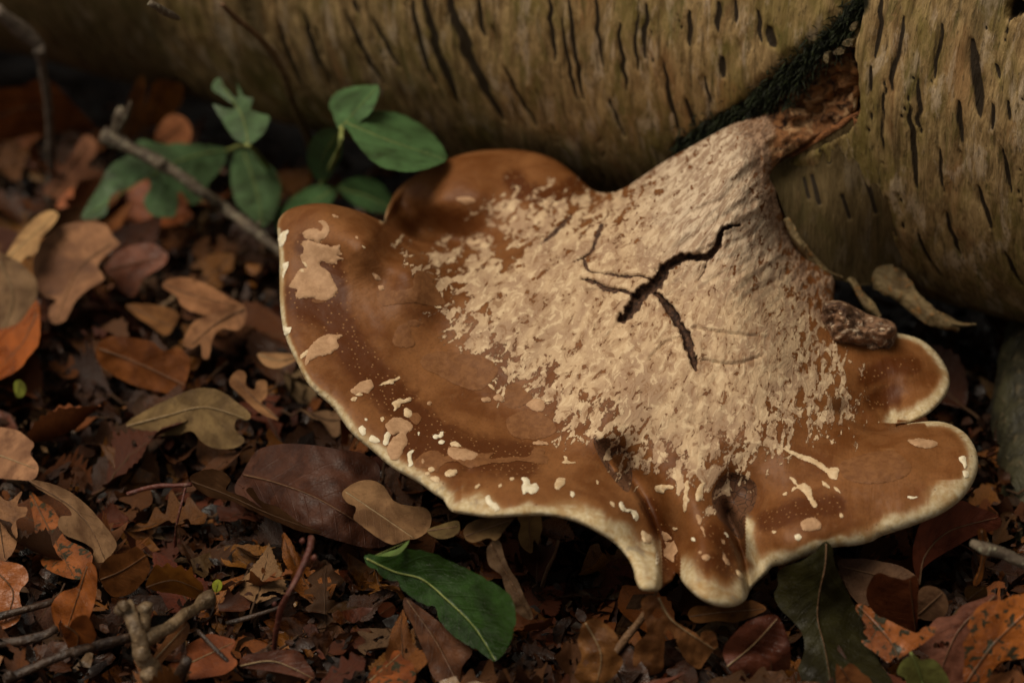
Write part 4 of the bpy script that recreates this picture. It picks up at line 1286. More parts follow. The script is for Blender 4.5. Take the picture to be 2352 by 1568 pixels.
def leaf_mesh(kind, var):
    """unit-length leaf along +x, about 0.6 wide, with midrib fold, curl and quilting"""
    key = (kind, var)
    if key in _leafcache:
        return _leafcache[key]
    r = random.Random(hash(kind) % 1000 + var * 31 if False else sum(map(ord, kind)) + var * 31)
    N, K = (44, 13) if kind != 'fragment' else (30, 17)
    u = np.linspace(0, 1, N)
    asp = {'oak': 0.62, 'birch': 0.78, 'beech': 0.60, 'fragment': 0.8}[kind] * r.uniform(.9, 1.1) * 0.5
    wl, wr = leaf_outline_w(kind, u, -1, var + 3) * asp, leaf_outline_w(kind, u, 1, var + 3) * asp
    cc, ca, tw = r.uniform(-0.7, 2.2), r.uniform(-0.5, 1.1), r.uniform(-0.9, 0.9)
    wv = r.uniform(0.01, 0.05)
    V, UVs = [], []
    for i in range(N):
        for k in range(K):
            v = k / (K - 1) * 2 - 1
            hw = wl[i] if v < 0 else wr[i]
            y = v * hw
            x = u[i] + abs(v) * hw * 0.35 * (1 - u[i])
            z = cc * y * y * 1.6 + ca * (u[i] - 0.4) ** 2 * 0.55 + tw * y * (u[i] - 0.4) * 0.8 + abs(y) * 0.10
            z += wv * math.sin(u[i] * 9 + v * 2 + var) * abs(v) + 0.007 * math.sin((u[i] * 9 - abs(v) * 2.2) * 2 * math.pi) * (1 - abs(v))
            V.append((x, y, z))
            UVs.append((u[i], v, 0))
    V = np.array(V)
    V[:, 2] += 0.03 * vnoise(V[:, 0] * 3.5, V[:, 1] * 3.5, 0, var) + 0.012 * vnoise(V[:, 0] * 11, V[:, 1] * 11, 0, var + 9)
    hole = fbm(np.array([p[0] for p in V]) * 5, np.array([p[1] for p in V]) * 5, 0, 3, var + 40)
    F = []
    for i in range(N - 1):
        for k in range(K - 1):
            a = i * K + k
            f = (a, a + K, a + K + 1, a + 1)
            if kind in ('fragment', 'oak', 'birch') and max(hole[q] for q in f) > (0.34 if kind == 'fragment' else 0.52) and k not in (K // 2 - 1, K // 2):
                continue
            F.append(f)
    me = bpy.data.meshes.new('blade')
    me.from_pydata([tuple(map(float, p)) for p in V], [], F)
    me.polygons.foreach_set('use_smooth', [True] * len(me.polygons))
    a = me.attributes.new('leafuv', 'FLOAT_VECTOR', 'POINT')
    a.data.foreach_set('vector', np.array(UVs, np.float32).ravel())
    # midrib with stalk
    c = K // 2
    mid = np.array([V[i * K + c] for i in range(0, N - 3, 3)])
    mid = np.vstack([[(-0.22, r.uniform(-.06, .06), r.uniform(0.0, .1)), (-0.1, r.uniform(-.02, .02), 0.02)], mid])
    R = np.linspace(0.016, 0.003, len(mid))
    tmp = tube('midrib', mid, R, None, None, 5, 0, 0, True)
    rib = tmp.data
    bpy.data.objects.remove(tmp)
    _leafcache[key] = (me, rib)
    return _leafcache[key]


def place_leaf(kind, var, loc, L, normal, heading, color, mat, ribmat, name, label, group=None, stalk=True):
    me0, rib0 = leaf_mesh(kind, var)
    key = (kind, var, mat)
    if key not in _matmesh:
        m2 = me0.copy()
        m2.materials.append(M[mat])
        r2 = rib0.copy()
        r2.materials.append(M[ribmat])
        _matmesh[key] = (m2, r2)
    m2, r2 = _matmesh[key]
    e = empty(name, loc)
    z = Vector(normal).normalized()
    x = Vector(heading)
    x = (x - z * x.dot(z)).normalized()
    y = z.cross(x)
    rot = Matrix((x, y, z)).transposed().to_4x4()
    e.matrix_world = Matrix.Translation(Vector(loc)) @ rot @ Matrix.Scale(L, 4)
    b = bpy.data.objects.new('blade', m2)
    COL.objects.link(b)
    b.parent = e
    b.color = (*color, 1)
    if stalk:
        s = bpy.data.objects.new('midrib', r2)
        COL.objects.link(s)
        s.parent = e
    tag(e, label, 'leaf', group)
    return e


_matmesh = {}


def traced_leaf(name, label, outline, ctrl, midrib, color, mat='damp', rib='rib_brown', wav=0.0014, rough=1.5, spacing=7.0, seed=0, group=None, cat='leaf',
                holes=(), ribw=2.2, parent=None, part='blade', wavs=60.0, fold=0.0):
    """a leaf whose outline was read off the photograph; ctrl gives (px, py, height above ground or depth)"""
    P = smooth_loop(outline, 5.0)
    nr = np.roll(P, -1, 0) - np.roll(P, 1, 0)
    nr = np.stack([-nr[:, 1], nr[:, 0]], 1)
    nr /= np.linalg.norm(nr, axis=1)[:, None] + 1e-9
    P = P + nr * (rough * fbm(P[:, 0] / 7, P[:, 1] / 7, seed * 1.7, 3, seed))[:, None]
    W, G, b = cdt(P, spacing)
    c3 = [(a, b_, val_depth(a, b_, v + .009 if v < .3 else v)) for a, b_, v in ctrl]
    if len(c3) < 3:
        (a0, b0, d0), (a1, b1, d1) = c3[0], c3[-1]
        dx, dy = a1 - a0, b1 - b0
        c3.append((a0 - dy * .5, b0 + dx * .5, d0))
        if abs(dx) > abs(dy):
            # keep the blade level across its width rather than facing the camera
            hh = CAM_H + ray(a0, b0)[2] * d0
            c3[-1] = (a0 - dy * .5, b0 + dx * .5, float(depth_h(a0 - dy * .5, b0 + dx * .5, hh)))
    f = tps(c3, 1e-5)
    ml = smooth_loop(midrib, 8, False)
    q, side, par = seg_dist(W, ml)
    hw = max(20.0, np.percentile(q, 92))
    def dep(X, qq):
        return f(X[:, 0], X[:, 1]) + wav * fbm(X[:, 0] / wavs, X[:, 1] / wavs, seed * 2.3, 3, seed) + fold * (np.minimum(qq, hw * 1.5) / hw)
    dd = dep(W, q) - (0.0 if mat == 'spot' else 0.00014) * np.sin((par * 9 - q / hw * 2.2) * 2 * math.pi) * np.clip(1 - q / hw, 0, 1)
    keep = G
    if holes:
        cen = np.array([[(W[a] + W[b_] + W[c]) / 3] for a, b_, c in G])[:, 0]
        bad = np.zeros(len(G), bool)
        for hx, hy, hr in holes:
            bad |= np.hypot(cen[:, 0] - hx, cen[:, 1] - hy) < hr * (1 + 0.3 * fbm(cen[:, 0] / 8, cen[:, 1] / 8, 0, 2, 3))
        keep = [g for g, k in zip(G, bad) if not k]
    Pw = at(W[:, 0], W[:, 1], dd)
    if parent is None:
        i0 = int(np.argmin(np.hypot(W[:, 0] - midrib[0][0], W[:, 1] - midrib[0][1])))
        root = empty(name, tuple(Pw[i0]))
        tag(root, label, cat, group)
        bs = Pw[i0]
    else:
        root = parent
        bs = np.array(root.location)
    o = obj(part, Pw - bs, [(a, c, b_) for a, b_, c in keep], M[mat], root)
    o.color = (*color, 1) if 'green' in mat else (color[0] * 0.98, color[1] * 0.84, color[2] * 0.70, 1)
    vattr(o, 'leafuv', np.stack([par, side * q / hw, 0 * q], 1))
    md = dep(ml, np.zeros(len(ml))) - 0.0003
    kk = KX * float(md.mean())
    pr = root if parent is None else o
    t = tube('midrib', at(ml[:, 0], ml[:, 1], md) - bs, np.linspace(ribw, ribw * .3, len(ml)) * kk, M[rib], pr, 5, 0, 0, True)
    return root


exec_later = []
RUST, ORANGE, TANC, PINK, DARKB, RED, GREY, OLIVE, YEL = (0.22, 0.070, 0.015), (0.32, 0.120, 0.020), (0.27, 0.165, 0.085), (0.26, 0.135, 0.078), (0.082, 0.027, 0.008), (0.130, 0.032, 0.011), (0.17, 0.120, 0.070), (0.115, 0.090, 0.040), (0.33, 0.17, 0.035)

H = traced_leaf
# --- near, lower left and middle
H('green_leaf', 'large torn dark green leaf lying below the fungus lip', [(838, 1274), (870, 1272), (905, 1262), (960, 1262), (1010, 1276), (1060, 1300), (1110, 1325), (1160, 1355), (1178, 1380), (1185, 1420), (1175, 1465), (1160, 1495), (1135, 1518), (1100, 1495), (1075, 1480), (1040, 1458), (1010, 1425), (1000, 1395), (975, 1388), (945, 1370), (920, 1350), (915, 1336), (890, 1330), (870, 1318), (865, 1306), (845, 1300)],
  [(840, 1280, .030), (1135, 1518, .012), (1170, 1380, .030), (930, 1360, .020), (1000, 1270, .034)], [(842, 1282), (905, 1312), (970, 1330), (1030, 1380), (1090, 1440), (1137, 1515)], (0.018, 0.050, 0.007), 'green_big', 'rib_green', .0016, 3.6, 6, 1, ribw=3.0, fold=-.002)
H('green_leaf_scrap', 'small bright green leaf scrap beside the large torn green leaf', [(862, 1275), (885, 1268), (915, 1258), (940, 1240), (928, 1262), (905, 1276)], [(862, 1275, .034), (940, 1240, .036)], [(864, 1274), (938, 1242)], (0.09, 0.15, 0.035), 'green', 'rib_green', .0004, .8, 6, 2, ribw=1.2)
H('beech_leaf', 'large curled dark brown leaf with a tan rolled edge under the left margin', [(560, 1080), (590, 1035), (640, 1020), (700, 1020), (770, 1030), (830, 1040), (870, 1070), (868, 1130), (850, 1180), (900, 1225), (892, 1250), (850, 1258), (790, 1245), (720, 1222), (660, 1195), (600, 1170), (540, 1130)],
  [(560, 1080, .022), (890, 1250, .018), (700, 1025, .038), (700, 1215, .026), (860, 1100, .034)], [(560, 1090), (640, 1110), (740, 1150), (885, 1240)], (0.050, 0.019, 0.010), 'damp', 'rib_brown', .003, 1.2, 8, 3, fold=.004)
H('rolled_leaf', 'curled tan leaf with a pink stalk rolled beside the dark brown leaf', [(436, 1095), (470, 1078), (505, 1080), (530, 1100), (520, 1125), (560, 1140), (600, 1165), (585, 1150), (565, 1125), (580, 1120), (600, 1150), (640, 1165), (690, 1200), (740, 1222), (700, 1222), (640, 1200), (580, 1172), (530, 1150), (480, 1140), (450, 1120)],
  [(436, 1095, .028), (740, 1222, .030), (560, 1130, .036), (600, 1165, .030)], [(440, 1105), (520, 1135), (620, 1180), (735, 1222)], (0.20, 0.12, 0.062), 'dry', 'rib_brown', .003, 1.4, 6, 4)
H('oak_leaf', 'pale grey-tan oak leaf half under the large dark brown leaf', [(786, 1130), (815, 1108), (850, 1102), (880, 1115), (905, 1150), (935, 1160), (975, 1165), (990, 1185), (985, 1215), (960, 1235), (930, 1240), (900, 1250), (865, 1232), (835, 1210), (812, 1190), (818, 1165), (795, 1152)],
  [(790, 1130, .034), (985, 1220, .026)], [(795, 1130), (870, 1180), (950, 1235)], (0.215, 0.145, 0.085), 'dry', 'rib_pale', .002, 1.5, 8, 5)
H('oak_leaf', 'grey-tan lobed oak leaf pointing down beside the orange spotted-edge leaf', [(66, 1102), (110, 1108), (160, 1128), (205, 1165), (240, 1205), (262, 1235), (268, 1255), (250, 1280), (232, 1292), (212, 1285), (214, 1262), (190, 1245), (150, 1228), (133, 1205), (140, 1185), (165, 1182), (150, 1160), (115, 1138), (85, 1120)],
  [(66, 1102, .022), (250, 1285, .014), (240, 1200, .026)], [(68, 1104), (160, 1160), (210, 1215), (240, 1282)], (0.225, 0.155, 0.098), 'dry', 'rib_brown', .002, 1.2, 7, 6)
H('orange_leaf', 'orange-brown toothed leaf beneath the grey-tan oak leaf', [(68, 1130), (95, 1150), (120, 1165), (140, 1200), (150, 1235), (190, 1255), (212, 1275), (205, 1310), (180, 1330), (140, 1322), (100, 1300), (85, 1260), (78, 1200)],
  [(68, 1130, .010), (180, 1330, .010)], [(72, 1135), (110, 1210), (170, 1325)], (0.21, 0.075, 0.018), 'spot', 'rib_brown', .0016, 1.6, 7, 7)
H('oak_leaf', 'big olive-grey oak leaf with its underside up left of the cap margin', [(290, 975), (330, 945), (390, 915), (450, 892), (500, 895), (540, 920), (575, 950), (568, 965), (545, 962), (540, 985), (562, 1010), (540, 1028), (500, 1030), (468, 1018), (440, 990), (412, 998), (370, 1000), (330, 988)],
  [(290, 978, .014), (565, 990, .022), (450, 892, .030)], [(292, 978), (380, 955), (470, 935), (560, 960)], (0.150, 0.115, 0.058), 'dry', 'rib_pale', .002, 1.2, 8, 8)
H('oak_leaf', 'broad rosy-tan oak leaf lying in the open litter, its lobes spread flat', [(75, 600), (95, 555), (140, 520), (190, 510), (240, 515), (262, 545), (275, 560), (250, 580), (225, 610), (240, 640), (210, 660), (175, 690), (150, 735), (120, 742), (112, 710), (130, 690), (100, 680), (82, 650)],
  [(75, 600, .024), (130, 740, .014), (260, 550, .034), (150, 515, .034)], [(255, 560), (180, 620), (130, 735)], (0.215, 0.125, 0.075), 'dry', 'rib_brown', .002, 1.5, 9, 9)
H('pale_leaf', 'straw-coloured curled leaf arched over the rosy-tan oak leaf', [(15, 590), (40, 545), (75, 505), (110, 484), (135, 492), (120, 520), (95, 545), (85, 580), (60, 590), (40, 605)],
  [(15, 590, .030), (130, 490, .040)], [(20, 590), (70, 545), (130, 490)], (0.33, 0.235, 0.125), 'dry', 'rib_pale', .002, 1.2, 9, 10)
H('grey_leaf', 'grey-tan leaf standing against the rosy-tan oak leaf', [(-20, 590), (20, 590), (55, 610), (85, 650), (78, 700), (50, 740), (10, 762), (-20, 770)],
  [(0, 590, .034), (10, 765, .010), (80, 660, .024)], [(0, 600), (30, 680), (5, 760)], (0.20, 0.145, 0.092), 'dry', 'rib_pale', .002, 1.2, 9, 11)
H('glossy_leaf', 'glossy orange curled leaf below the grey-tan leaf', [(-20, 770), (20, 752), (50, 735), (85, 690), (92, 740), (88, 790), (65, 820), (40, 850), (-20, 870)],
  [(0, 760, .012), (0, 860, .012), (90, 740, .024)], [(85, 720), (50, 790), (-10, 850)], (0.26, 0.080, 0.016), 'wet', 'rib_brown', .002, 1.2, 9, 12)
H('oak_leaf', 'tan leaf lobe with a smooth rounded edge near the lichened twig end', [(372, 655), (390, 640), (430, 638), (480, 655), (520, 680), (552, 700), (520, 715), (480, 725), (440, 715), (415, 700), (405, 680), (385, 668)],
  [(372, 655, .028), (550, 705, .020)], [(376, 652), (450, 680), (545, 703)], (0.28, 0.158, 0.090), 'dry', 'rib_brown', .002, 1.2, 8, 13)
H('oak_leaf', 'tan lobed leaf arching over a dark gap left of the cap', [(560, 700), (565, 735), (545, 758), (510, 755), (490, 775), (480, 820), (465, 820), (460, 790), (440, 800), (420, 790), (430, 760), (450, 735), (490, 720), (530, 700)],
  [(560, 700, .026), (465, 820, .016)], [(560, 710), (500, 740), (440, 790)], (0.26, 0.150, 0.085), 'dry', 'rib_brown', .002, 1.4, 8, 14)
H('orange_leaf', 'broad russet leaf with amber edges in the litter left of the cap', [(225, 790), (255, 772), (300, 775), (350, 785), (375, 805), (410, 800), (435, 825), (430, 870), (410, 905), (370, 900), (310, 885), (260, 860), (225, 830)],
  [(225, 790, .018), (425, 880, .014), (350, 780, .026)], [(228, 800), (320, 835), (425, 885)], (0.165, 0.062, 0.015), 'damp', 'rib_brown', .003, 1.4, 9, 15)
H('oak_leaf', 'small tan oak leaf with rounded lobes like fingers beside the cap margin', [(530, 865), (548, 850), (565, 858), (565, 885), (585, 895), (590, 875), (612, 875), (612, 910), (600, 925), (625, 945), (640, 965), (600, 950), (570, 925), (545, 900), (528, 885)],
  [(530, 865, .026), (640, 965, .018)], [(640, 962), (590, 920), (540, 868)], (0.27, 0.165, 0.090), 'dry', 'rib_brown', .0016, 1.2, 7, 16)
H('curled_leaf', 'crescent of pale tan leaf edge showing from the dark litter by the cap', [(592, 812), (625, 810), (665, 812), (690, 818), (660, 838), (630, 846), (605, 836)], [(592, 812, .022), (690, 820, .020)], [(594, 814), (640, 828), (688, 818)], (0.30, 0.20, 0.115), 'dry', 'rib_pale', .001, .8, 7, 17)
H('oak_leaf', 'pinkish-tan rounded oak leaf lying above the grey-tan oak leaf', [(-20, 990), (30, 985), (60, 1002), (78, 1020), (70, 1042), (88, 1070), (80, 1098), (50, 1102), (-20, 1085)], [(0, 990, .018), (0, 1090, .014), (85, 1070, .020)], [(-15, 1040), (80, 1075)], (0.27, 0.165, 0.105), 'dry', 'rib_pale', .0016, 1.2, 8, 18)
H('tan_leaf', 'torn tan leaf with a hooked lobe beside the orange toothed leaf', [(-20, 1140), (20, 1150), (50, 1128), (40, 1160), (62, 1165), (58, 1185), (38, 1195), (40, 1240), (20, 1280), (-20, 1290)], [(0, 1140, .020), (0, 1285, .010)], [(-10, 1150), (10, 1280)], (0.22, 0.13, 0.072), 'dry', 'rib_brown', .0016, 1.5, 8, 19)
H('orange_leaf', 'wet amber leaf folded near the fallen dark sticks', [(-20, 1300), (20, 1290), (55, 1300), (65, 1330), (45, 1360), (50, 1410), (20, 1440), (-20, 1430)], [(0, 1300, .018), (0, 1430, .006)], [(-10, 1310), (30, 1360), (10, 1430)], (0.24, 0.085, 0.018), 'wet', 'rib_brown', .002, 1.5, 8, 20)
H('birch_leaf', 'amber-yellow toothed birch leaf behind the knobby forked twig', [(335, 1345), (345, 1318), (360, 1295), (372, 1302), (385, 1292), (400, 1304), (415, 1297), (428, 1310), (440, 1300), (446, 1322), (460, 1335), (468, 1352), (458, 1372), (440, 1372), (400, 1362), (365, 1358)],
  [(335, 1345, .016), (465, 1360, .016), (400, 1295, .030)], [(338, 1347), (400, 1332), (465, 1358)], (0.36, 0.165, 0.030), 'damp', 'rib_brown', .0012, 1.8, 5, 21)
H('brown_leaf', 'warm brown folded leaf between the amber birch leaf and the oak leaf', [(228, 1310), (250, 1278), (290, 1268), (312, 1255), (335, 1275), (345, 1305), (325, 1340), (300, 1362), (262, 1370), (236, 1345)], [(228, 1310, .016), (310, 1360, .010), (320, 1265, .030)], [(232, 1330), (280, 1310), (335, 1275)], (0.17, 0.072, 0.022), 'damp', 'rib_brown', .003, 1.4, 7, 22)
H('orange_leaf', 'tall rusty leaf fold standing beside the brown folded leaf', [(118, 1390), (140, 1360), (178, 1345), (190, 1310), (205, 1290), (222, 1310), (220, 1370), (205, 1420), (185, 1450), (150, 1462), (125, 1430)], [(120, 1400, .008), (210, 1295, .030), (190, 1450, .010)], [(200, 1300), (175, 1380), (150, 1455)], (0.21, 0.075, 0.018), 'wet', 'rib_brown', .003, 1.5, 7, 23)
H('curled_leaf', 'small curled rust leaf with pale frayed rims near the cut twig', [(140, 1430), (155, 1440), (172, 1418), (198, 1412), (215, 1440), (220, 1465), (195, 1490), (165, 1500), (150, 1470)], [(145, 1432, .022), (170, 1498, .008), (215, 1445, .022)], [(150, 1435), (180, 1460), (170, 1498)], (0.23, 0.080, 0.018), 'damp', 'rib_brown', .003, 1.5, 6, 24)
H('brown_leaf', 'smooth brown leaf with a straight midrib right of the knobby twig', [(345, 1520), (370, 1480), (400, 1440), (425, 1425), (436, 1440), (425, 1470), (390, 1500), (362, 1530)], [(345, 1520, .012), (430, 1430, .016)], [(348, 1522), (430, 1432)], (0.155, 0.070, 0.024), 'damp', 'rib_pale', .001, 1.0, 6, 25)
H('birch_leaf', 'flat rusty birch leaf with tiny black specks under the thin red twig', [(385, 1545), (400, 1510), (440, 1475), (480, 1455), (510, 1460), (540, 1470), (530, 1500), (545, 1520), (520, 1545), (470, 1555), (420, 1560)], [(385, 1545, .008), (540, 1480, .012)], [(388, 1545), (450, 1515), (535, 1475)], (0.19, 0.062, 0.020), 'damp', 'rib_pale', .0014, 2.0, 6, 26)
H('purple_leaf', 'glossy purplish-brown leaf at the foot of the thin red twig', [(548, 1530), (560, 1505), (600, 1498), (650, 1490), (685, 1495), (705, 1520), (722, 1548), (715, 1562), (670, 1550), (620, 1540), (580, 1535)], [(548, 1530, .008), (720, 1555, .006), (650, 1490, .014)], [(552, 1528), (630, 1518), (718, 1556)], (0.115, 0.048, 0.032), 'wet', 'rib_pale', .001, 1.0, 6, 27)
H('birch_leaf', 'rust and black rotting leaf below the large torn green leaf', [(845, 1560), (860, 1530), (880, 1525), (895, 1500), (915, 1492), (925, 1510), (945, 1520), (955, 1550), (940, 1575), (880, 1585)], [(845, 1560, .008), (950, 1545, .010)], [(850, 1562), (920, 1500)], (0.20, 0.066, 0.016), 'spot', 'rib_pale', .0014, 2.5, 6, 28)
H('curled_leaf', 'long grey-brown leaf curled in a roll right of the torn green leaf', [(1120, 1255), (1135, 1238), (1150, 1245), (1158, 1275), (1170, 1305), (1190, 1335), (1205, 1370), (1222, 1405), (1222, 1422), (1200, 1415), (1175, 1390), (1160, 1350), (1150, 1320), (1125, 1300), (1118, 1275)], [(1120, 1255, .036), (1222, 1420, .014)], [(1128, 1250), (1160, 1310), (1218, 1415)], (0.105, 0.072, 0.045), 'damp', 'rib_brown', .002, 1.2, 6, 29)
H('tan_leaf', 'tan notched leaf tucked under the fungus lip', [(1065, 1215), (1090, 1195), (1140, 1188), (1180, 1188), (1160, 1215), (1140, 1240), (1120, 1235), (1090, 1245), (1070, 1238)], [(1065, 1215, .036), (1175, 1190, .040)], [(1070, 1230), (1175, 1192)], (0.135, 0.095, 0.048), 'dry', 'rib_brown', .001, 1.2, 6, 30)
H('tan_leaf', 'forked tan leaf end hanging beneath the middle of the lip', [(1190, 1185), (1235, 1180), (1246, 1205), (1240, 1235), (1236, 1250), (1226, 1238), (1222, 1268), (1205, 1262), (1190, 1235), (1196, 1205)], [(1190, 1185, .044), (1225, 1262, .028)], [(1215, 1185), (1218, 1262)], (0.16, 0.115, 0.052), 'dry', 'rib_brown', .001, 1.2, 6, 31)
H('olive_leaf', 'small olive leaf beneath the lip, left of the tan notched leaf', [(980, 1218), (1010, 1205), (1050, 1195), (1056, 1215), (1040, 1232), (1005, 1236)], [(980, 1218, .034), (1052, 1205, .036)], [(984, 1218), (1052, 1208)], (0.100, 0.080, 0.036), 'dry', 'rib_brown', .001, 1.0, 6, 32)
H('brown_leaf', 'long dark brown leaf sloping under the torn green leaf', [(930, 1372), (960, 1390), (1000, 1420), (1050, 1465), (1085, 1495), (1062, 1530), (1050, 1570), (1000, 1560), (975, 1500), (950, 1440), (928, 1400)], [(930, 1375, .020), (1040, 1565, .004), (1080, 1495, .008)], [(935, 1378), (1000, 1470), (1050, 1565)], (0.080, 0.034, 0.014), 'damp', 'rib_brown', .002, 1.2, 7, 33)
H('wet_leaf', 'wet amber-brown rotting leaf left of the leaning dead stalk', [(1328, 1470), (1340, 1430), (1370, 1420), (1400, 1440), (1420, 1465), (1412, 1490), (1430, 1520), (1400, 1560), (1350, 1575), (1320, 1550), (1335, 1510)], [(1330, 1460, .022), (1370, 1570, .006), (1420, 1480, .020)], [(1345, 1430), (1380, 1500), (1370, 1570)], (0.19, 0.098, 0.034), 'wet', 'rib_pale', .003, 2.2, 6, 34, holes=[(1345, 1520, 7)])
H('skeleton_leaf', 'crumpled tan leaf with pale network veins hanging from the dead stalk', [(1473, 1378), (1490, 1366), (1505, 1368), (1515, 1375), (1530, 1395), (1548, 1422), (1575, 1440), (1605, 1458), (1606, 1478), (1612, 1450), (1640, 1452), (1650, 1485), (1640, 1490), (1620, 1520), (1605, 1535), (1580, 1520), (1560, 1490), (1545, 1455), (1530, 1448), (1525, 1500), (1520, 1540), (1480, 1550), (1455, 1530), (1460, 1480), (1485, 1455), (1482, 1425), (1475, 1400)],
  [(1495, 1366, .032), (1620, 1530, .006), (1480, 1545, .004), (1645, 1485, .014)], [(1513, 1372), (1545, 1425), (1640, 1490)], (0.185, 0.092, 0.036), 'damp', 'rib_pale', .003, 2.0, 5, 35, holes=[(1512, 1408, 12), (1540, 1475, 12)], ribw=2.6)
H('brown_leaf', 'flat dark ochre leaf with a pointed tip under the middle lobe', [(1580, 1412), (1595, 1392), (1640, 1390), (1700, 1378), (1735, 1380), (1760, 1398), (1730, 1415), (1690, 1428), (1650, 1425), (1600, 1430)], [(1580, 1412, .014), (1755, 1398, .018)], [(1585, 1415), (1660, 1405), (1755, 1398)], (0.10, 0.048, 0.014), 'dry', 'rib_brown', .0012, 1.0, 6, 36)
H('red_leaf', 'dark red-brown wet leaf with pale specks left of the black-green leaf', [(1660, 1500), (1690, 1450), (1730, 1420), (1780, 1412), (1800, 1440), (1815, 1490), (1810, 1540), (1760, 1560), (1700, 1560)], [(1660, 1500, .012), (1800, 1540, .006), (1780, 1412, .026)], [(1670, 1530), (1730, 1480), (1785, 1420)], (0.105, 0.036, 0.022), 'wet', 'rib_pale', .003, 1.6, 7, 37)
# --- lower right
H('black_green_leaf', 'large wet black-green leaf leaning against the right lobe', [(1785, 1318), (1800, 1302), (1840, 1288), (1870, 1268), (1895, 1243), (1912, 1258), (1915, 1282), (1920, 1300), (1940, 1345), (1968, 1400), (1992, 1460), (2020, 1520), (2040, 1580), (1840, 1580), (1832, 1540), (1848, 1490), (1840, 1450), (1815, 1420), (1790, 1395), (1778, 1365), (1788, 1340)],
  [(1895, 1243, .769), (1785, 1330, .772), (1850, 1290, .765), (1840, 1580, .010), (2040, 1580, .010), (1950, 1400, .020)], [(1898, 1248), (1895, 1300), (1882, 1360), (1878, 1420), (1895, 1490), (1910, 1580)], (0.016, 0.017, 0.005), 'dark', 'rib_brown', .0016, 1.2, 6, 38, ribw=2.0, fold=.002)
H('red_leaf', 'red-brown leaf curled like a horn at the right end of the fungus', [(2112, 1345), (2100, 1310), (2096, 1270), (2105, 1225), (2118, 1198), (2150, 1180), (2170, 1165), (2185, 1150), (2215, 1150), (2240, 1162), (2270, 1172), (2298, 1190), (2296, 1212), (2265, 1222), (2235, 1232), (2195, 1255), (2160, 1275), (2125, 1300), (2110, 1325)],
  [(2112, 1345, .795), (2100, 1270, .790), (2185, 1150, .802), (2298, 1195, .815), (2200, 1250, .808)], [(2112, 1342), (2125, 1275), (2180, 1220), (2290, 1188)], (0.120, 0.034, 0.018), 'damp', 'rib_brown', .0016, 1.0, 5, 39, ribw=3)
H('red_leaf', 'dark russet leaf standing upright behind the speckled birch leaf', [(1998, 1335), (2010, 1318), (2025, 1315), (2050, 1325), (2080, 1330), (2108, 1325), (2108, 1400), (2104, 1448), (2080, 1440), (2045, 1425), (2010, 1410), (1992, 1380), (1990, 1355)],
  [(2010, 1318, .034), (2104, 1448, .010), (2108, 1330, .036)], [(2104, 1445), (2095, 1380), (2090, 1330)], (0.130, 0.040, 0.014), 'damp', 'rib_brown', .001, 1.6, 6, 40)
H('birch_leaf', 'ragged speckled rust birch leaf beside the black-green leaf', [(1965, 1398), (1975, 1386), (2000, 1396), (2015, 1412), (2035, 1420), (2070, 1438), (2105, 1452), (2122, 1440), (2148, 1440), (2146, 1455), (2120, 1478), (2095, 1492), (2070, 1510), (2055, 1508), (2040, 1520), (2010, 1498), (1985, 1480), (1978, 1470), (1995, 1465), (1982, 1450), (1990, 1438)],
  [(1968, 1392, .024), (2145, 1445, .026), (2045, 1515, .014)], [(2065, 1515), (2040, 1465), (1972, 1392)], (0.235, 0.085, 0.022), 'spot', 'rib_brown', .0018, 2.0, 5, 41)
H('purple_leaf', 'dull purple-brown leaf with a small hole next to the black-spotted orange leaf', [(2125, 1455), (2150, 1420), (2190, 1412), (2210, 1390), (2260, 1372), (2285, 1362), (2290, 1378), (2262, 1400), (2235, 1420), (2228, 1460), (2225, 1520), (2210, 1570), (2150, 1580), (2110, 1560), (2135, 1510), (2110, 1490)],
  [(2125, 1450, .022), (2285, 1365, .030), (2160, 1575, .006), (2228, 1480, .018)], [(2285, 1368), (2200, 1450), (2150, 1570)], (0.160, 0.070, 0.050), 'damp', 'rib_brown', .0014, 1.2, 6, 42, holes=[(2163, 1480, 8), (2150, 1481, 7), (2175, 1479, 6)])
H('spotted_leaf', 'bright orange leaf covered with black spots resting on the litter', [(2212, 1555), (2216, 1500), (2212, 1475), (2228, 1450), (2222, 1435), (2240, 1400), (2268, 1380), (2300, 1378), (2330, 1366), (2400, 1360), (2420, 1420), (2400, 1480), (2350, 1510), (2300, 1518), (2280, 1540), (2262, 1568), (2230, 1575)],
  [(2212, 1555, .014), (2330, 1366, .036), (2400, 1480, .022), (2230, 1440, .028)], [(2220, 1565), (2290, 1470), (2400, 1370)], (0.30, 0.105, 0.018), 'spot', 'rib_brown', .0012, 1.6, 5, 43)
H('yellow_green_leaf', 'pale yellow-green leaf with a stout midrib poking up from the litter', [(2060, 1545), (2070, 1520), (2085, 1508), (2100, 1502), (2115, 1515), (2140, 1512), (2162, 1530), (2180, 1575), (2120, 1600), (2085, 1600), (2080, 1560)], [(2060, 1545, .014), (2180, 1575, .010), (2095, 1503, .022)], [(2092, 1498), (2110, 1540), (2130, 1600)], (0.235, 0.265, 0.075), 'green', 'rib_green', .001, 1.4, 6, 44, ribw=4)
H('leaf_stub', 'small jagged russet leaf tip in front of the black-green leaf', [(1920, 1525), (1935, 1535), (1950, 1522), (1965, 1528), (1980, 1545), (2000, 1560), (2000, 1590), (1930, 1590)], [(1925, 1530, .018), (1960, 1590, .008)], [(1930, 1530), (1970, 1590)], (0.23, 0.105, 0.040), 'dry', 'rib_brown', .0008, 1.5, 6, 45)
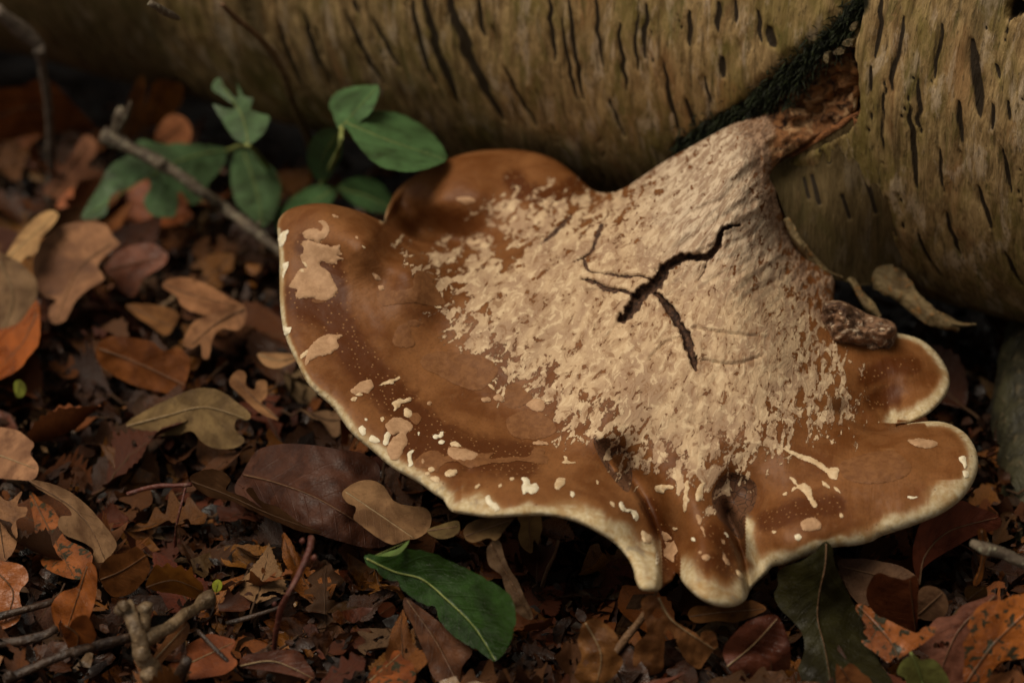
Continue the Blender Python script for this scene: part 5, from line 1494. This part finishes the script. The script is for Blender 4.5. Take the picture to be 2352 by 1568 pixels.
H('round_leaf', 'round tan leaf behind the dark russet upright leaf', [(2105, 1375), (2115, 1350), (2140, 1345), (2165, 1358), (2178, 1385), (2170, 1412), (2140, 1425), (2110, 1415)], [(2105, 1380, .022), (2175, 1390, .022), (2140, 1345, .028)], [(2110, 1410), (2165, 1360)], (0.145, 0.090, 0.055), 'dry', 'rib_brown', .001, .8, 6, 46)
H('brown_leaf', 'broad dusky brown leaf lying in shade behind the black-green leaf', [(1925, 1290), (1970, 1282), (2020, 1288), (2070, 1300), (2110, 1330), (2090, 1360), (2030, 1380), (1980, 1390), (1945, 1350)], [(1925, 1290, .022), (2110, 1335, .022), (1980, 1390, .012)], [(1930, 1300), (2100, 1340)], (0.105, 0.066, 0.045), 'dry', 'rib_brown', .0014, 1.0, 7, 47)
H('ochre_leaf', 'little square ochre leaf piece below the pale twig stub', [(2215, 1362), (2222, 1345), (2245, 1348), (2262, 1345), (2268, 1365), (2255, 1382), (2228, 1382)], [(2215, 1362, .026), (2265, 1362, .026), (2240, 1346, .030)], [(2225, 1375), (2258, 1350)], (0.24, 0.155, 0.055), 'dry', 'rib_brown', .0006, 1.0, 6, 48)
H('curled_leaf', 'thin amber curled leaf edge between the red horn leaf and the mossy branch', [(2245, 1220), (2262, 1215), (2268, 1250), (2262, 1290), (2255, 1330), (2240, 1345), (2235, 1335), (2250, 1300), (2252, 1260)], [(2250, 1218, .050), (2240, 1345, .026)], [(2255, 1218), (2258, 1280), (2240, 1343)], (0.26, 0.11, 0.030), 'damp', 'rib_brown', .001, .8, 6, 49)
H('green_scrap', 'tiny bright yellow-green leaf scrap in the open litter', [(32, 880), (44, 872), (56, 880), (60, 896), (50, 912), (36, 908)], [(32, 880, .016), (58, 896, .018), (45, 872, .022)], [(40, 908), (46, 874)], (0.34, 0.40, 0.07), 'green', 'rib_green', .0002, .8, 5, 71, ribw=.8)
H('green_scrap', 'tiny yellow-green leaf scrap right of the amber birch leaf', [(488, 1338), (500, 1330), (510, 1338), (508, 1352), (496, 1360), (488, 1350)], [(488, 1340, .012), (510, 1340, .014), (498, 1360, .010)], [(496, 1358), (502, 1332)], (0.26, 0.30, 0.03), 'green', 'rib_green', .0002, .8, 5, 72, ribw=.8)
H('round_leaf', 'small round salmon-coloured leaf disc in the dark wet litter', [(868, 1398), (878, 1384), (896, 1382), (908, 1394), (904, 1410), (888, 1418), (872, 1412)], [(868, 1398, .010), (908, 1396, .012), (888, 1418, .006)], [(872, 1410), (904, 1388)], (0.20, 0.070, 0.036), 'damp', 'rib_brown', .0002, .6, 5, 73, ribw=.8)
# --- far left
H('russet_leaf', 'wide russet leaf tent behind the upright grey twig', [(-20, 215), (50, 200), (80, 185), (120, 190), (170, 240), (200, 270), (215, 300), (150, 305), (80, 310), (-20, 320)], [(0, 210, .040), (0, 318, .012), (200, 280, .020), (100, 190, .044)], [(-10, 270), (90, 245), (205, 285)], (0.20, 0.075, 0.022), 'damp', 'rib_brown', .003, 1.2, 10, 50)
H('rosy_leaf', 'rosy-brown leaf beneath the thick end of the lichened twig', [(100, 440), (130, 400), (165, 350), (195, 310), (220, 325), (222, 352), (200, 380), (240, 400), (200, 440), (150, 460)], [(110, 440, .008), (210, 315, .030)], [(115, 445), (200, 330)], (0.215, 0.110, 0.068), 'dry', 'rib_brown', .003, 1.2, 10, 51)
H('amber_leaf', 'amber upright leaf tip beside the pale bud of the lichened twig', [(268, 300), (285, 260), (300, 215), (325, 172), (335, 200), (330, 250), (320, 300), (300, 320)], [(285, 310, .016), (325, 175, .060)], [(290, 312), (325, 178)], (0.25, 0.125, 0.040), 'dry', 'rib_brown', .002, 1.0, 9, 52)
H('amber_leaf', 'orange leaf standing in the shade under the log', [(322, 290), (335, 240), (355, 190), (385, 185), (420, 200), (415, 240), (385, 275), (360, 290)], [(330, 290, .014), (370, 188, .048)], [(335, 290), (380, 190)], (0.26, 0.115, 0.024), 'damp', 'rib_brown', .003, 1.0, 9, 53)
H('peach_leaf', 'small peach-coloured leaf cup above the bramble leaflets', [(355, 315), (372, 280), (395, 262), (425, 272), (440, 300), (432, 335), (405, 342), (375, 330)], [(360, 315, .022), (400, 262, .036), (435, 330, .026)], [(370, 325), (425, 280)], (0.36, 0.165, 0.085), 'damp', 'rib_brown', .002, 1.0, 8, 54)
H('rusty_leaf', 'rusty orange leaf showing through the bitten bramble leaflet', [(130, 480), (160, 435), (200, 440), (250, 460), (310, 415), (350, 420), (420, 470), (440, 500), (380, 520), (280, 510), (190, 500)], [(130, 480, .006), (430, 490, .006), (320, 415, .014)], [(140, 480), (290, 465), (430, 498)], (0.26, 0.080, 0.016), 'damp', 'rib_brown', .002, 1.2, 9, 55)
H('red_leaf', 'dull red leaf fold right of the rosy-tan oak leaf', [(240, 620), (260, 590), (300, 565), (350, 560), (385, 585), (375, 610), (330, 640), (310, 680), (280, 670), (262, 640)], [(240, 620, .014), (380, 590, .018), (300, 675, .008)], [(248, 620), (370, 590)], (0.175, 0.062, 0.030), 'damp', 'rib_brown', .003, 1.4, 8, 56)
H('brown_leaf', 'narrow brown leaf pointing at the tan rounded lobe', [(290, 700), (330, 698), (380, 705), (410, 722), (400, 750), (380, 770), (340, 745), (305, 720)], [(290, 700, .014), (400, 755, .010)], [(293, 702), (398, 752)], (0.155, 0.082, 0.034), 'dry', 'rib_brown', .002, 1.2, 8, 57)

# ------------------------------------------------------------------ bramble plants under the log
def dlog(px, py, off):
    """depth at which the pixel's ray is 'off' metres from the log's axis plane, on the open side"""
    r_ = ray(px, py)
    return float((off - (CAMP - LP) @ LN) / (r_ @ LN))


def bramble(name, label, leaflets, stem, base_px, color):
    b0 = at(base_px[0], base_px[1], float(depth_h(base_px[0], base_px[1], 0.0)))
    root = empty(name, tuple(b0))
    tag(root, label, 'plant', 'bramble plants beneath the log')
    for i, (out, ctrl, mid) in enumerate(leaflets):
        traced_leaf('', '', out, ctrl, mid, color, 'green', 'rib_green', .0016, 2.2, 8, 60 + i, parent=root, part='leaflet', ribw=1.6, fold=.002)
    pts = [at(a, b, val_depth(a, b, c)) for a, b, c in stem]
    tube('stem', pts, np.linspace(.0012, .0008, len(pts)), M['rib_green'], root, 7, .15, 1, True, .004, b0)


bramble('bramble_plant', 'dark green bramble with bitten leaflets behind the lichened twig',
        [([(570, 330), (540, 320), (515, 285), (490, 240), (520, 250), (540, 245), (515, 225), (488, 205), (492, 185), (505, 180), (520, 205), (545, 225), (545, 190), (560, 220), (582, 225), (575, 250), (600, 262), (620, 268), (610, 300), (590, 322)], [(570, 330, dlog(570, 330, .150)), (500, 190, dlog(500, 190, .128)), (615, 270, dlog(615, 270, .138))], [(570, 330), (555, 265), (505, 190)]),
         ([(520, 345), (480, 335), (420, 330), (370, 330), (320, 322), (300, 350), (250, 385), (225, 430), (200, 470), (188, 502), (240, 495), (255, 450), (300, 430), (335, 410), (345, 430), (330, 460), (345, 490), (380, 500), (405, 490), (412, 440), (440, 470), (465, 455), (480, 420), (510, 385)], [(520, 345, .028), (190, 500, .024), (320, 325, .040), (400, 490, .022)], [(520, 345), (400, 375), (195, 498)]),
         ([(540, 350), (575, 345), (605, 365), (635, 400), (645, 430), (640, 470), (625, 505), (602, 520), (575, 500), (545, 470), (532, 430), (530, 390)], [(560, 350, .028), (602, 520, .022), (530, 400, .026)], [(560, 350), (590, 440), (602, 515)])],
        [(640, 430, .004), (610, 380, .040), (570, 335, dlog(570, 335, .151)), (522, 346, .038)], (640, 430), (0.055, 0.105, 0.045))
bramble('bramble_plant', 'dark green bramble with smooth oval leaflets close beneath the log',
        [([(780, 297), (765, 265), (755, 240), (770, 215), (805, 200), (850, 196), (870, 200), (868, 225), (850, 260), (815, 285)], [(780, 297, dlog(780, 297, .145)), (868, 200, dlog(868, 200, .126)), (760, 230, dlog(760, 230, .130))], [(780, 296), (866, 202)]),
         ([(795, 280), (830, 258), (880, 255), (935, 268), (985, 300), (1015, 335), (1025, 365), (990, 385), (940, 395), (880, 385), (840, 355), (810, 315)], [(795, 280, dlog(795, 280, .145)), (1022, 365, dlog(1022, 365, .140)), (900, 257, dlog(900, 257, .122))], [(795, 282), (900, 325), (1020, 365)]),
         ([(782, 300), (745, 295), (715, 320), (705, 360), (715, 395), (735, 414), (765, 395), (785, 360), (788, 325)], [(780, 300, dlog(780, 300, .145)), (735, 412, .036)], [(780, 302), (745, 355), (735, 410)]),
         ([(770, 432), (730, 425), (690, 440), (655, 470), (630, 505), (640, 530), (690, 520), (740, 490), (768, 455)], [(770, 432, .026), (632, 515, .018)], [(768, 434), (700, 475), (636, 515)]),
         ([(775, 430), (815, 408), (860, 412), (890, 440), (905, 475), (880, 490), (835, 480), (800, 460)], [(775, 430, .026), (900, 480, .020)], [(776, 432), (840, 450), (900, 478)])],
        [(700, 480, .002), (740, 420, .030), (775, 350, dlog(775, 350, .150)), (786, 298, dlog(786, 298, .146)), (782, 292, dlog(782, 292, .145))], (700, 480), (0.050, 0.110, 0.040))

# ------------------------------------------------------------------ twigs and sticks
def twig(name, label, path, rpx, mat, rough=0.25, seed=0, knobs=(), cat='twig', n=10, side=()):
    path = [(a, b, c + .007) for a, b, c in path]
    knobs = [(a, b, c + .007, r) for a, b, c, r in knobs]
    side = [([(a, b, c + .007) for a, b, c in sp], sr) for sp, sr in side]
    pts = [at(a, b, val_depth(a, b, c)) for a, b, c in path]
    ds = [val_depth(a, b, c) for a, b, c in path]
    low = min(pts, key=lambda p: p[2])
    root = empty(name, tuple(low))
    R = [r * KX * d for r, d in zip(np.interp(np.linspace(0, 1, len(pts)), np.linspace(0, 1, len(rpx)), rpx), ds)]
    tube('stem', pts, R, M[mat], root, n, rough, seed, True, 0.0022, low)
    for a, b, c, r in knobs:
        dd = val_depth(a, b, c)
        p = at(a, b, dd)
        k = r * KX * dd
        tube('bud', [p + np.array([0, 0, -k]), p + np.array([-.1 * k, 0, -.5 * k]), p, p + np.array([.2 * k, 0, .8 * k])], [k * .6, k, k * .95, k * .35], M[mat], root, 8, .35, seed + 3, True, None, low)
    for sp, sr in side:
        q = [at(a, b, val_depth(a, b, c)) for a, b, c in sp]
        qd = [val_depth(a, b, c) for a, b, c in sp]
        tube('side_shoot', q, [r * KX * d for r, d in zip(np.interp(np.linspace(0, 1, len(q)), np.linspace(0, 1, len(sr)), sr), qd)], M[mat], root, 9, rough, seed + 5, True, 0.002, low)
    tag(root, label, cat)
    return root


twig('lichened_twig', 'lichen-spotted twig slanting from the litter to behind the cap', [(235, 312, .052), (270, 325, .050), (320, 350, .047), (375, 378, .044), (420, 408, .040), (470, 445, .034), (520, 480, .026), (570, 520, .024), (640, 572, .020), (700, 610, .016)], [20, 17, 15, 17, 13, 14, 13, 13, 11, 10], 'twig_lichen', .3, 1,
     knobs=[(372, 372, .0465, 12), (596, 512, .030, 6)], side=[([(262, 318, .050), (272, 285, .057), (278, 255, .064)], [10, 13, 16]), ([(272, 300, .055), (292, 262, .064), (300, 235, .070)], [6, 7, 4])])
twig('grey_twig', 'bent grey twig standing upright at the edge of the log shade', [(-10, 25, .105), (30, 55, .098), (60, 80, .092), (92, 112, .085), (96, 150, .075), (108, 220, .058), (115, 300, .038), (117, 380, .018), (112, 465, .002)], [17, 17, 19, 16, 10, 10, 10, 11, 9], 'twig_grey', .22, 2, knobs=[(92, 112, .086, 15)])
twig('arching_twig', 'thin brown bare twig arching down across the log', [(510, 10, .130), (545, 45, .122), (590, 82, .112), (630, 130, .098), (655, 180, .084), (670, 230, .068), (690, 280, .050), (712, 330, .030), (716, 400, .006)], [6, 7, 7, 9, 8, 8, 9, 9, 7], 'twig_brown', .15, 3)
twig('bark_chip', 'pale bark chip lodged on the log', [(345, 8, .150), (372, 22, .146), (392, 34, .143), (412, 44, .140)], [8, 10, 9, 5], 'twig_lichen', .3, 4, cat='chip')
twig('red_twig', 'thin dark red twig with buds leaning up from the litter', [(628, 1508, .004), (632, 1470, .013), (640, 1420, .024), (648, 1390, .030), (664, 1360, .036), (685, 1320, .040), (702, 1285, .044), (712, 1255, .046), (715, 1235, .046)], [6, 6, 7, 8, 7, 7, 8, 8, 8], 'twig_red', .18, 5, knobs=[(631, 1385, .032, 6), (722, 1279, .046, 8), (626, 1510, .004, 6), (695, 1240, .048, 7)])
twig('knobby_twig', 'knobby forked twig with ringed joints in the near litter', [(352, 1575, .008), (345, 1540, .014), (328, 1505, .020), (322, 1470, .024), (312, 1440, .028), (300, 1410, .030), (285, 1388, .032)], [22, 24, 20, 21, 19, 17, 20], 'twig_knob', .34, 6,
     side=[([(328, 1470, .023), (355, 1455, .023), (390, 1440, .022), (425, 1412, .021), (455, 1392, .019), (482, 1372, .018)], [22, 19, 15, 14, 12, 20]), ([(330, 1445, .026), (336, 1410, .030), (332, 1390, .033)], [13, 13, 17])],
     knobs=[(345, 1548, .016, 22), (326, 1500, .022, 20), (285, 1390, .034, 15), (276, 1400, .032, 13)])
twig('ringed_stick', 'slender grey-flecked stick lying flat with a cut brown side stub', [(10, 1562, .010), (60, 1540, .012), (120, 1515, .014), (180, 1492, .015), (250, 1475, .014), (320, 1458, .012)], [12, 12, 11, 11, 12, 10], 'twig_dark', .2, 7, side=[([(168, 1500, .018), (215, 1485, .017)], [10, 9])], knobs=[(22, 1550, .014, 14)])
twig('stick_stub', 'short dark stick stub sticking out beside the knobby twig', [(385, 1590, .002), (405, 1560, .010), (425, 1525, .018), (432, 1512, .020)], [15, 15, 14, 12], 'twig_dark', .2, 8)
twig('leaf_stalk', 'dark leaf stalk lying across the flat rusty birch leaf', [(455, 1448, .018), (480, 1475, .016), (510, 1505, .014), (545, 1542, .010)], [5, 5, 5, 4], 'twig_dark', .2, 9)
twig('dark_stick', 'dark thin stick crossing behind the thin red twig', [(520, 1430, .008), (570, 1418, .010), (620, 1402, .012), (650, 1392, .012)], [5, 6, 5, 5], 'twig_dark', .2, 10)
twig('pink_stalk', 'pink leaf stalk lying behind the rolled tan leaf', [(292, 1134, .020), (330, 1122, .022), (370, 1115, .024), (400, 1115, .025), (440, 1112, .026)], [5, 5, 6, 5, 5], 'twig_red', .12, 11)
twig('hanging_stalk', 'hair-thin stalk rising from the litter to the pink stalk', [(402, 1260, .004), (405, 1210, .014), (415, 1165, .021), (426, 1120, .026)], [4, 3, 3, 3], 'twig_red', .15, 12)
twig('dead_stalk', 'flat brown dead stalk leaning up to the fungus lip', [(1345, 1580, .002), (1375, 1545, .006), (1410, 1500, .011), (1450, 1450, .017), (1480, 1410, .023), (1500, 1375, .029), (1511, 1352, .034)], [15, 14, 10, 9, 8, 4, 3], 'twig_brown', .3, 13)
twig('curved_stalk', 'curved thin brown stalk standing alone under the lip', [(1245, 1345, .004), (1258, 1305, .014), (1275, 1270, .022), (1283, 1240, .030)], [5, 4, 3, 4], 'twig_brown', .2, 14)
twig('pale_twig', 'pale lichened twig stub pointing at the red horn leaf', [(2230, 1246, .050), (2262, 1258, .049), (2300, 1270, .047), (2340, 1288, .045), (2400, 1312, .042), (2470, 1342, .038)], [9, 15, 14, 14, 13, 13], 'twig_lichen', .25, 15)
twig('dark_stick', 'dark stick half buried beside the wet amber leaf', [(-20, 1420, .010), (60, 1398, .012), (110, 1385, .012), (125, 1378, .012)], [9, 9, 8, 6], 'twig_dark', .2, 16)
twig('dark_stick', 'stout dark stick lying below the half buried stick', [(-20, 1478, .012), (60, 1470, .014), (115, 1452, .015), (130, 1440, .016)], [12, 11, 9, 8], 'twig_dark', .25, 17)
# mossy branch at the right
def branch():
    pts = [at(2420, 760, .93), at(2402, 860, .91), at(2392, 980, .895), at(2400, 1100, .88), at(2418, 1250, .862), at(2440, 1400, .84), at(2470, 1570, .815)]
    pts = [p + np.array([0, 0, 0.0]) for p in pts]
    root = empty('mossy_branch', tuple(pts[-1]))
    tube('trunk', pts, [.016, .017, .018, .0175, .017, .017, .0165], M['mossy'], root, 28, .12, 4, True, .004, pts[-1])
    tag(root, 'thick dark mossy branch lying beside the right end of the fungus', 'branch')


branch()

# ------------------------------------------------------------------ scattered litter
TONES = [('russet', RUST, 'damp'), ('dark brown', DARKB, 'wet'), ('tan', TANC, 'dry'), ('reddish', RED, 'damp'), ('dull brown', (0.120, 0.048, 0.015), 'damp'), ('amber', ORANGE, 'wet')]
KIND = {'oak': 'lobed oak leaf', 'beech': 'smooth-edged oval leaf', 'birch': 'toothed birch leaf', 'fragment': 'torn leaf fragment'}


MARKS = [(100, 300, 'beside the upright grey twig'), (330, 240, 'in the log shade'), (360, 400, 'under the bitten bramble'), (560, 300, 'between bramble and log'), (780, 380, 'under the oval-leaved bramble'),
         (480, 480, 'along the lichened twig'), (150, 620, 'by the rosy-tan oak leaf'), (30, 800, 'by the glossy orange leaf'), (300, 640, 'by the dull red leaf'), (480, 720, 'by the tan arching leaf'), (330, 840, 'by the broad russet leaf'),
         (580, 640, 'close to the cap left edge'), (600, 880, 'by the finger-lobed oak leaf'), (430, 960, 'by the olive-grey oak leaf'), (150, 900, 'in the open litter'), (50, 1050, 'by the pinkish oak leaf'), (200, 1050, 'above the grey-tan oak leaf'),
         (160, 1220, 'by the orange toothed leaf'), (340, 1130, 'by the pink stalk'), (720, 1120, 'by the large dark brown leaf'), (900, 1180, 'by the half-hidden oak leaf'), (400, 1220, 'by the hair-thin stalk'), (400, 1330, 'by the amber birch leaf'),
         (310, 1450, 'by the knobby forked twig'), (60, 1400, 'by the dark sticks'), (120, 1520, 'along the ringed stick'), (470, 1510, 'by the specked birch leaf'), (660, 1380, 'by the thin red twig'), (640, 1530, 'by the glossy purplish leaf'),
         (760, 1330, 'between red twig and green leaf'), (1010, 1400, 'by the torn green leaf'), (900, 1530, 'by the rotting rust leaf'), (1080, 1540, 'below the torn green leaf'), (1170, 1330, 'by the rolled grey leaf'), (1270, 1290, 'by the curved thin stalk'),
         (1370, 1490, 'by the wet amber leaf'), (1230, 1480, 'on the dark wet litter'), (1400, 1340, 'in the shade of the lip'), (1540, 1480, 'by the dead stalk'), (1670, 1410, 'under the middle lobe'), (1740, 1500, 'by the wet red-brown leaf'),
         (1900, 1420, 'by the black-green leaf'), (2040, 1330, 'behind the russet upright leaf'), (2050, 1470, 'by the speckled birch leaf'), (2180, 1480, 'by the purple-brown leaf'), (2310, 1460, 'by the black-spotted leaf'), (2230, 1300, 'by the red horn leaf'),
         (2120, 1550, 'by the yellow-green leaf'), (2300, 1000, 'by the mossy branch'), (2200, 800, 'under the log beside the stub')]


def near_phrase(px, py):
    return min(MARKS, key=lambda m: (m[0] - px) ** 2 + (m[1] - py) ** 2)[2]


def scatter():
    r = random.Random(21)
    nplaced = 0
    tries = 0
    spots = []
    while nplaced < 520 and tries < 7000:
        tries += 1
        px, py = r.uniform(-120, 2470), r.uniform(170, 1640) if r.random() < .8 else r.uniform(1100, 1640)
        h = r.uniform(0.002, 0.016)
        d = float(depth_h(px, py, h))
        P = at(px, py, d)
        # keep clear of the log and of what the cap wholly hides
        q = P - LP
        rad = math.hypot(q @ LN, q[2])
        if q @ LN < 0.045 or rad < LR + 0.004:
            continue
        if inside(np.array([[px, py]]), OUTL[::6])[0] and sdf(np.array([[px, py]]), OUTL[::6])[0] > 45:
            continue
        kind = r.choices(['oak', 'beech', 'birch', 'fragment'], [3, 2, 2, 4])[0]
        tn = r.choices(TONES, [6, 5, 0.8, 3, 4, 2.5])[0]
        near = py > 1180
        L = r.uniform(.016, .030) if near or kind == 'fragment' else r.uniform(.022, .040)
        if kind == 'fragment':
            L *= 0.7
        if min([math.dist(P[:2], s) for s in spots] + [9]) < 0.006:
            continue
        spots.append(tuple(P[:2]))
        tilt = r.uniform(0, .75)
        az = r.uniform(0, 2 * math.pi)
        nrm = (math.sin(tilt) * math.cos(az), math.sin(tilt) * math.sin(az) - .1, math.cos(tilt))
        hd = r.uniform(0, 2 * math.pi)
        k = r.uniform(.35, .85)
        col = tuple(min(.6, c * k * r.uniform(.92, 1.08)) for c in tn[1])
        place_leaf(kind, r.randrange(9), tuple(P), L, nrm, (math.cos(hd), math.sin(hd), r.uniform(-.1, .2)), col, tn[2], 'rib_brown',
                   {'oak': 'fallen_oak_leaf', 'beech': 'fallen_oval_leaf', 'birch': 'fallen_birch_leaf', 'fragment': 'leaf_fragment'}[kind],
                   'small %s %s, %s, %s' % (tn[0], KIND[kind], 'tilted up' if tilt > .42 else 'lying flat', near_phrase(px, py)),
                   'loose %s in the litter' % {'oak': 'oak leaves', 'beech': 'oval leaves', 'birch': 'birch leaves', 'fragment': 'leaf fragments'}[kind], stalk=kind != 'fragment')
        nplaced += 1


scatter()


def crumbs():
    r = np.random.default_rng(5)
    V, F, C = [], [], []
    pal = np.array([RUST, DARKB, DARKB, (.07, .023, .007), (.036, .014, .005), ORANGE, TANC, RED, (.09, .045, .02), (.30, .17, .07), (.02, .012, .008)])
    wgt = np.array([3, 5, 5, 5, 5, 1.2, .8, 2, 4, .4, 4])
    wgt = wgt / wgt.sum()
    n = 24000
    px, py = r.uniform(-150, 2500, n), 200 + 1480 * r.power(1.5, n)
    px[:3500], py[:3500] = r.uniform(-900, 3300, 3500), r.uniform(200, 2300, 3500)
    for i in range(n):
        h = r.uniform(0, .013)
        d = float(depth_h(px[i], py[i], h))
        P = at(px[i], py[i], d)
        q = P - LP
        if q @ LN < 0.03 or math.hypot(q @ LN, q[2]) < LR:
            continue
        sz = r.lognormal(-5.95, .55)
        ax = r.normal(size=3) * (1, 1, .55)
        ax /= np.linalg.norm(ax)
        nn = np.cross(ax, r.normal(size=3) + np.array([0, 0, .0]))
        nn /= np.linalg.norm(nn)
        bx = np.cross(ax, nn)
        asp = r.uniform(.25, .9)
        m = 6
        ang = np.linspace(0, 2 * math.pi, m, endpoint=False) + r.uniform(0, 1)
        rr = r.uniform(.6, 1.2, m)
        b0 = len(V)
        bend = r.uniform(-.5, .5)
        for a, k in zip(ang, rr):
            x, y = math.cos(a) * k, math.sin(a) * k
            V.append(P + sz * (ax * x + bx * y * asp + nn * bend * x * x))
        V.append(P + sz * nn * r.uniform(-.15, .15))
        for k in range(m):
            F.append((b0 + k, b0 + (k + 1) % m, b0 + m))
        c = pal[r.choice(len(pal), p=wgt)] * r.uniform(.2, .85)
        C += [c] * (m + 1)
    o = obj('litter_crumbs', np.array(V), F, M['crumb'])
    a = o.data.attributes.new('crumbcol', 'FLOAT_COLOR', 'POINT')
    a.data.foreach_set('color', np.hstack([np.array(C), np.ones((len(C), 1))]).astype(np.float32).ravel())
    tag(o, 'fine crumbs of rotted brown leaves covering the soil', 'leaf litter', kind='stuff')


crumbs()


def outer_litter():
    """the leaf carpet carries on beyond what the photograph frames"""
    r = np.random.default_rng(9)
    N, K = 11, 5
    u = np.linspace(0, 1, N)
    pal = np.array([RUST, DARKB, DARKB, (.12, .048, .015), RED, ORANGE, TANC])
    V, F, C = [], [], []
    placed = 0
    for _ in range(9000):
        if placed >= 2600:
            break
        P = np.array([r.uniform(-.75, .75), r.uniform(.30, 1.25), r.uniform(.002, .018)])
        a, b, d = proj(P[None])
        if -60 < a[0] < 2412 and 100 < b[0] < 1610:
            continue
        q = P - LP
        if q @ LN < .06 or math.hypot(q @ LN, q[2]) < LR + .01:
            continue
        placed += 1
        L = r.uniform(.018, .045)
        wmax = L * r.uniform(.22, .36)
        wv = np.sin(np.pi * u ** r.uniform(.8, 1.3)) ** .7 * (0.75 + .25 * np.cos(u * r.uniform(8, 30)))
        hd, tl = r.uniform(0, 6.28), r.normal(0, .35, 2)
        x = np.array([math.cos(hd), math.sin(hd), tl[0]])
        y = np.array([-math.sin(hd), math.cos(hd), tl[1]])
        cur, b0 = r.uniform(-.5, 1.2), len(V)
        for i in range(N):
            for k in range(K):
                v = k / (K - 1) * 2 - 1
                z = cur * v * v * wv[i] * wmax * .6 + .1 * L * (u[i] - .5) ** 2
                V.append(P + x * L * (u[i] - .5) + y * v * wv[i] * wmax + np.array([0, 0, z]))
        for i in range(N - 1):
            for k in range(K - 1):
                a0 = b0 + i * K + k
                F.append((a0, a0 + K, a0 + K + 1, a0 + 1))
        C += [pal[r.integers(len(pal))] * r.uniform(.35, .9)] * (N * K)
    o = obj('leaf_carpet', np.array(V), F, M['crumb'])
    at_ = o.data.attributes.new('crumbcol', 'FLOAT_COLOR', 'POINT')
    at_.data.foreach_set('color', np.hstack([np.array(C), np.ones((len(C), 1))]).astype(np.float32).ravel())
    tag(o, 'surrounding carpet of fallen brown leaves on the woodland floor', 'leaf litter', kind='stuff')


outer_litter()
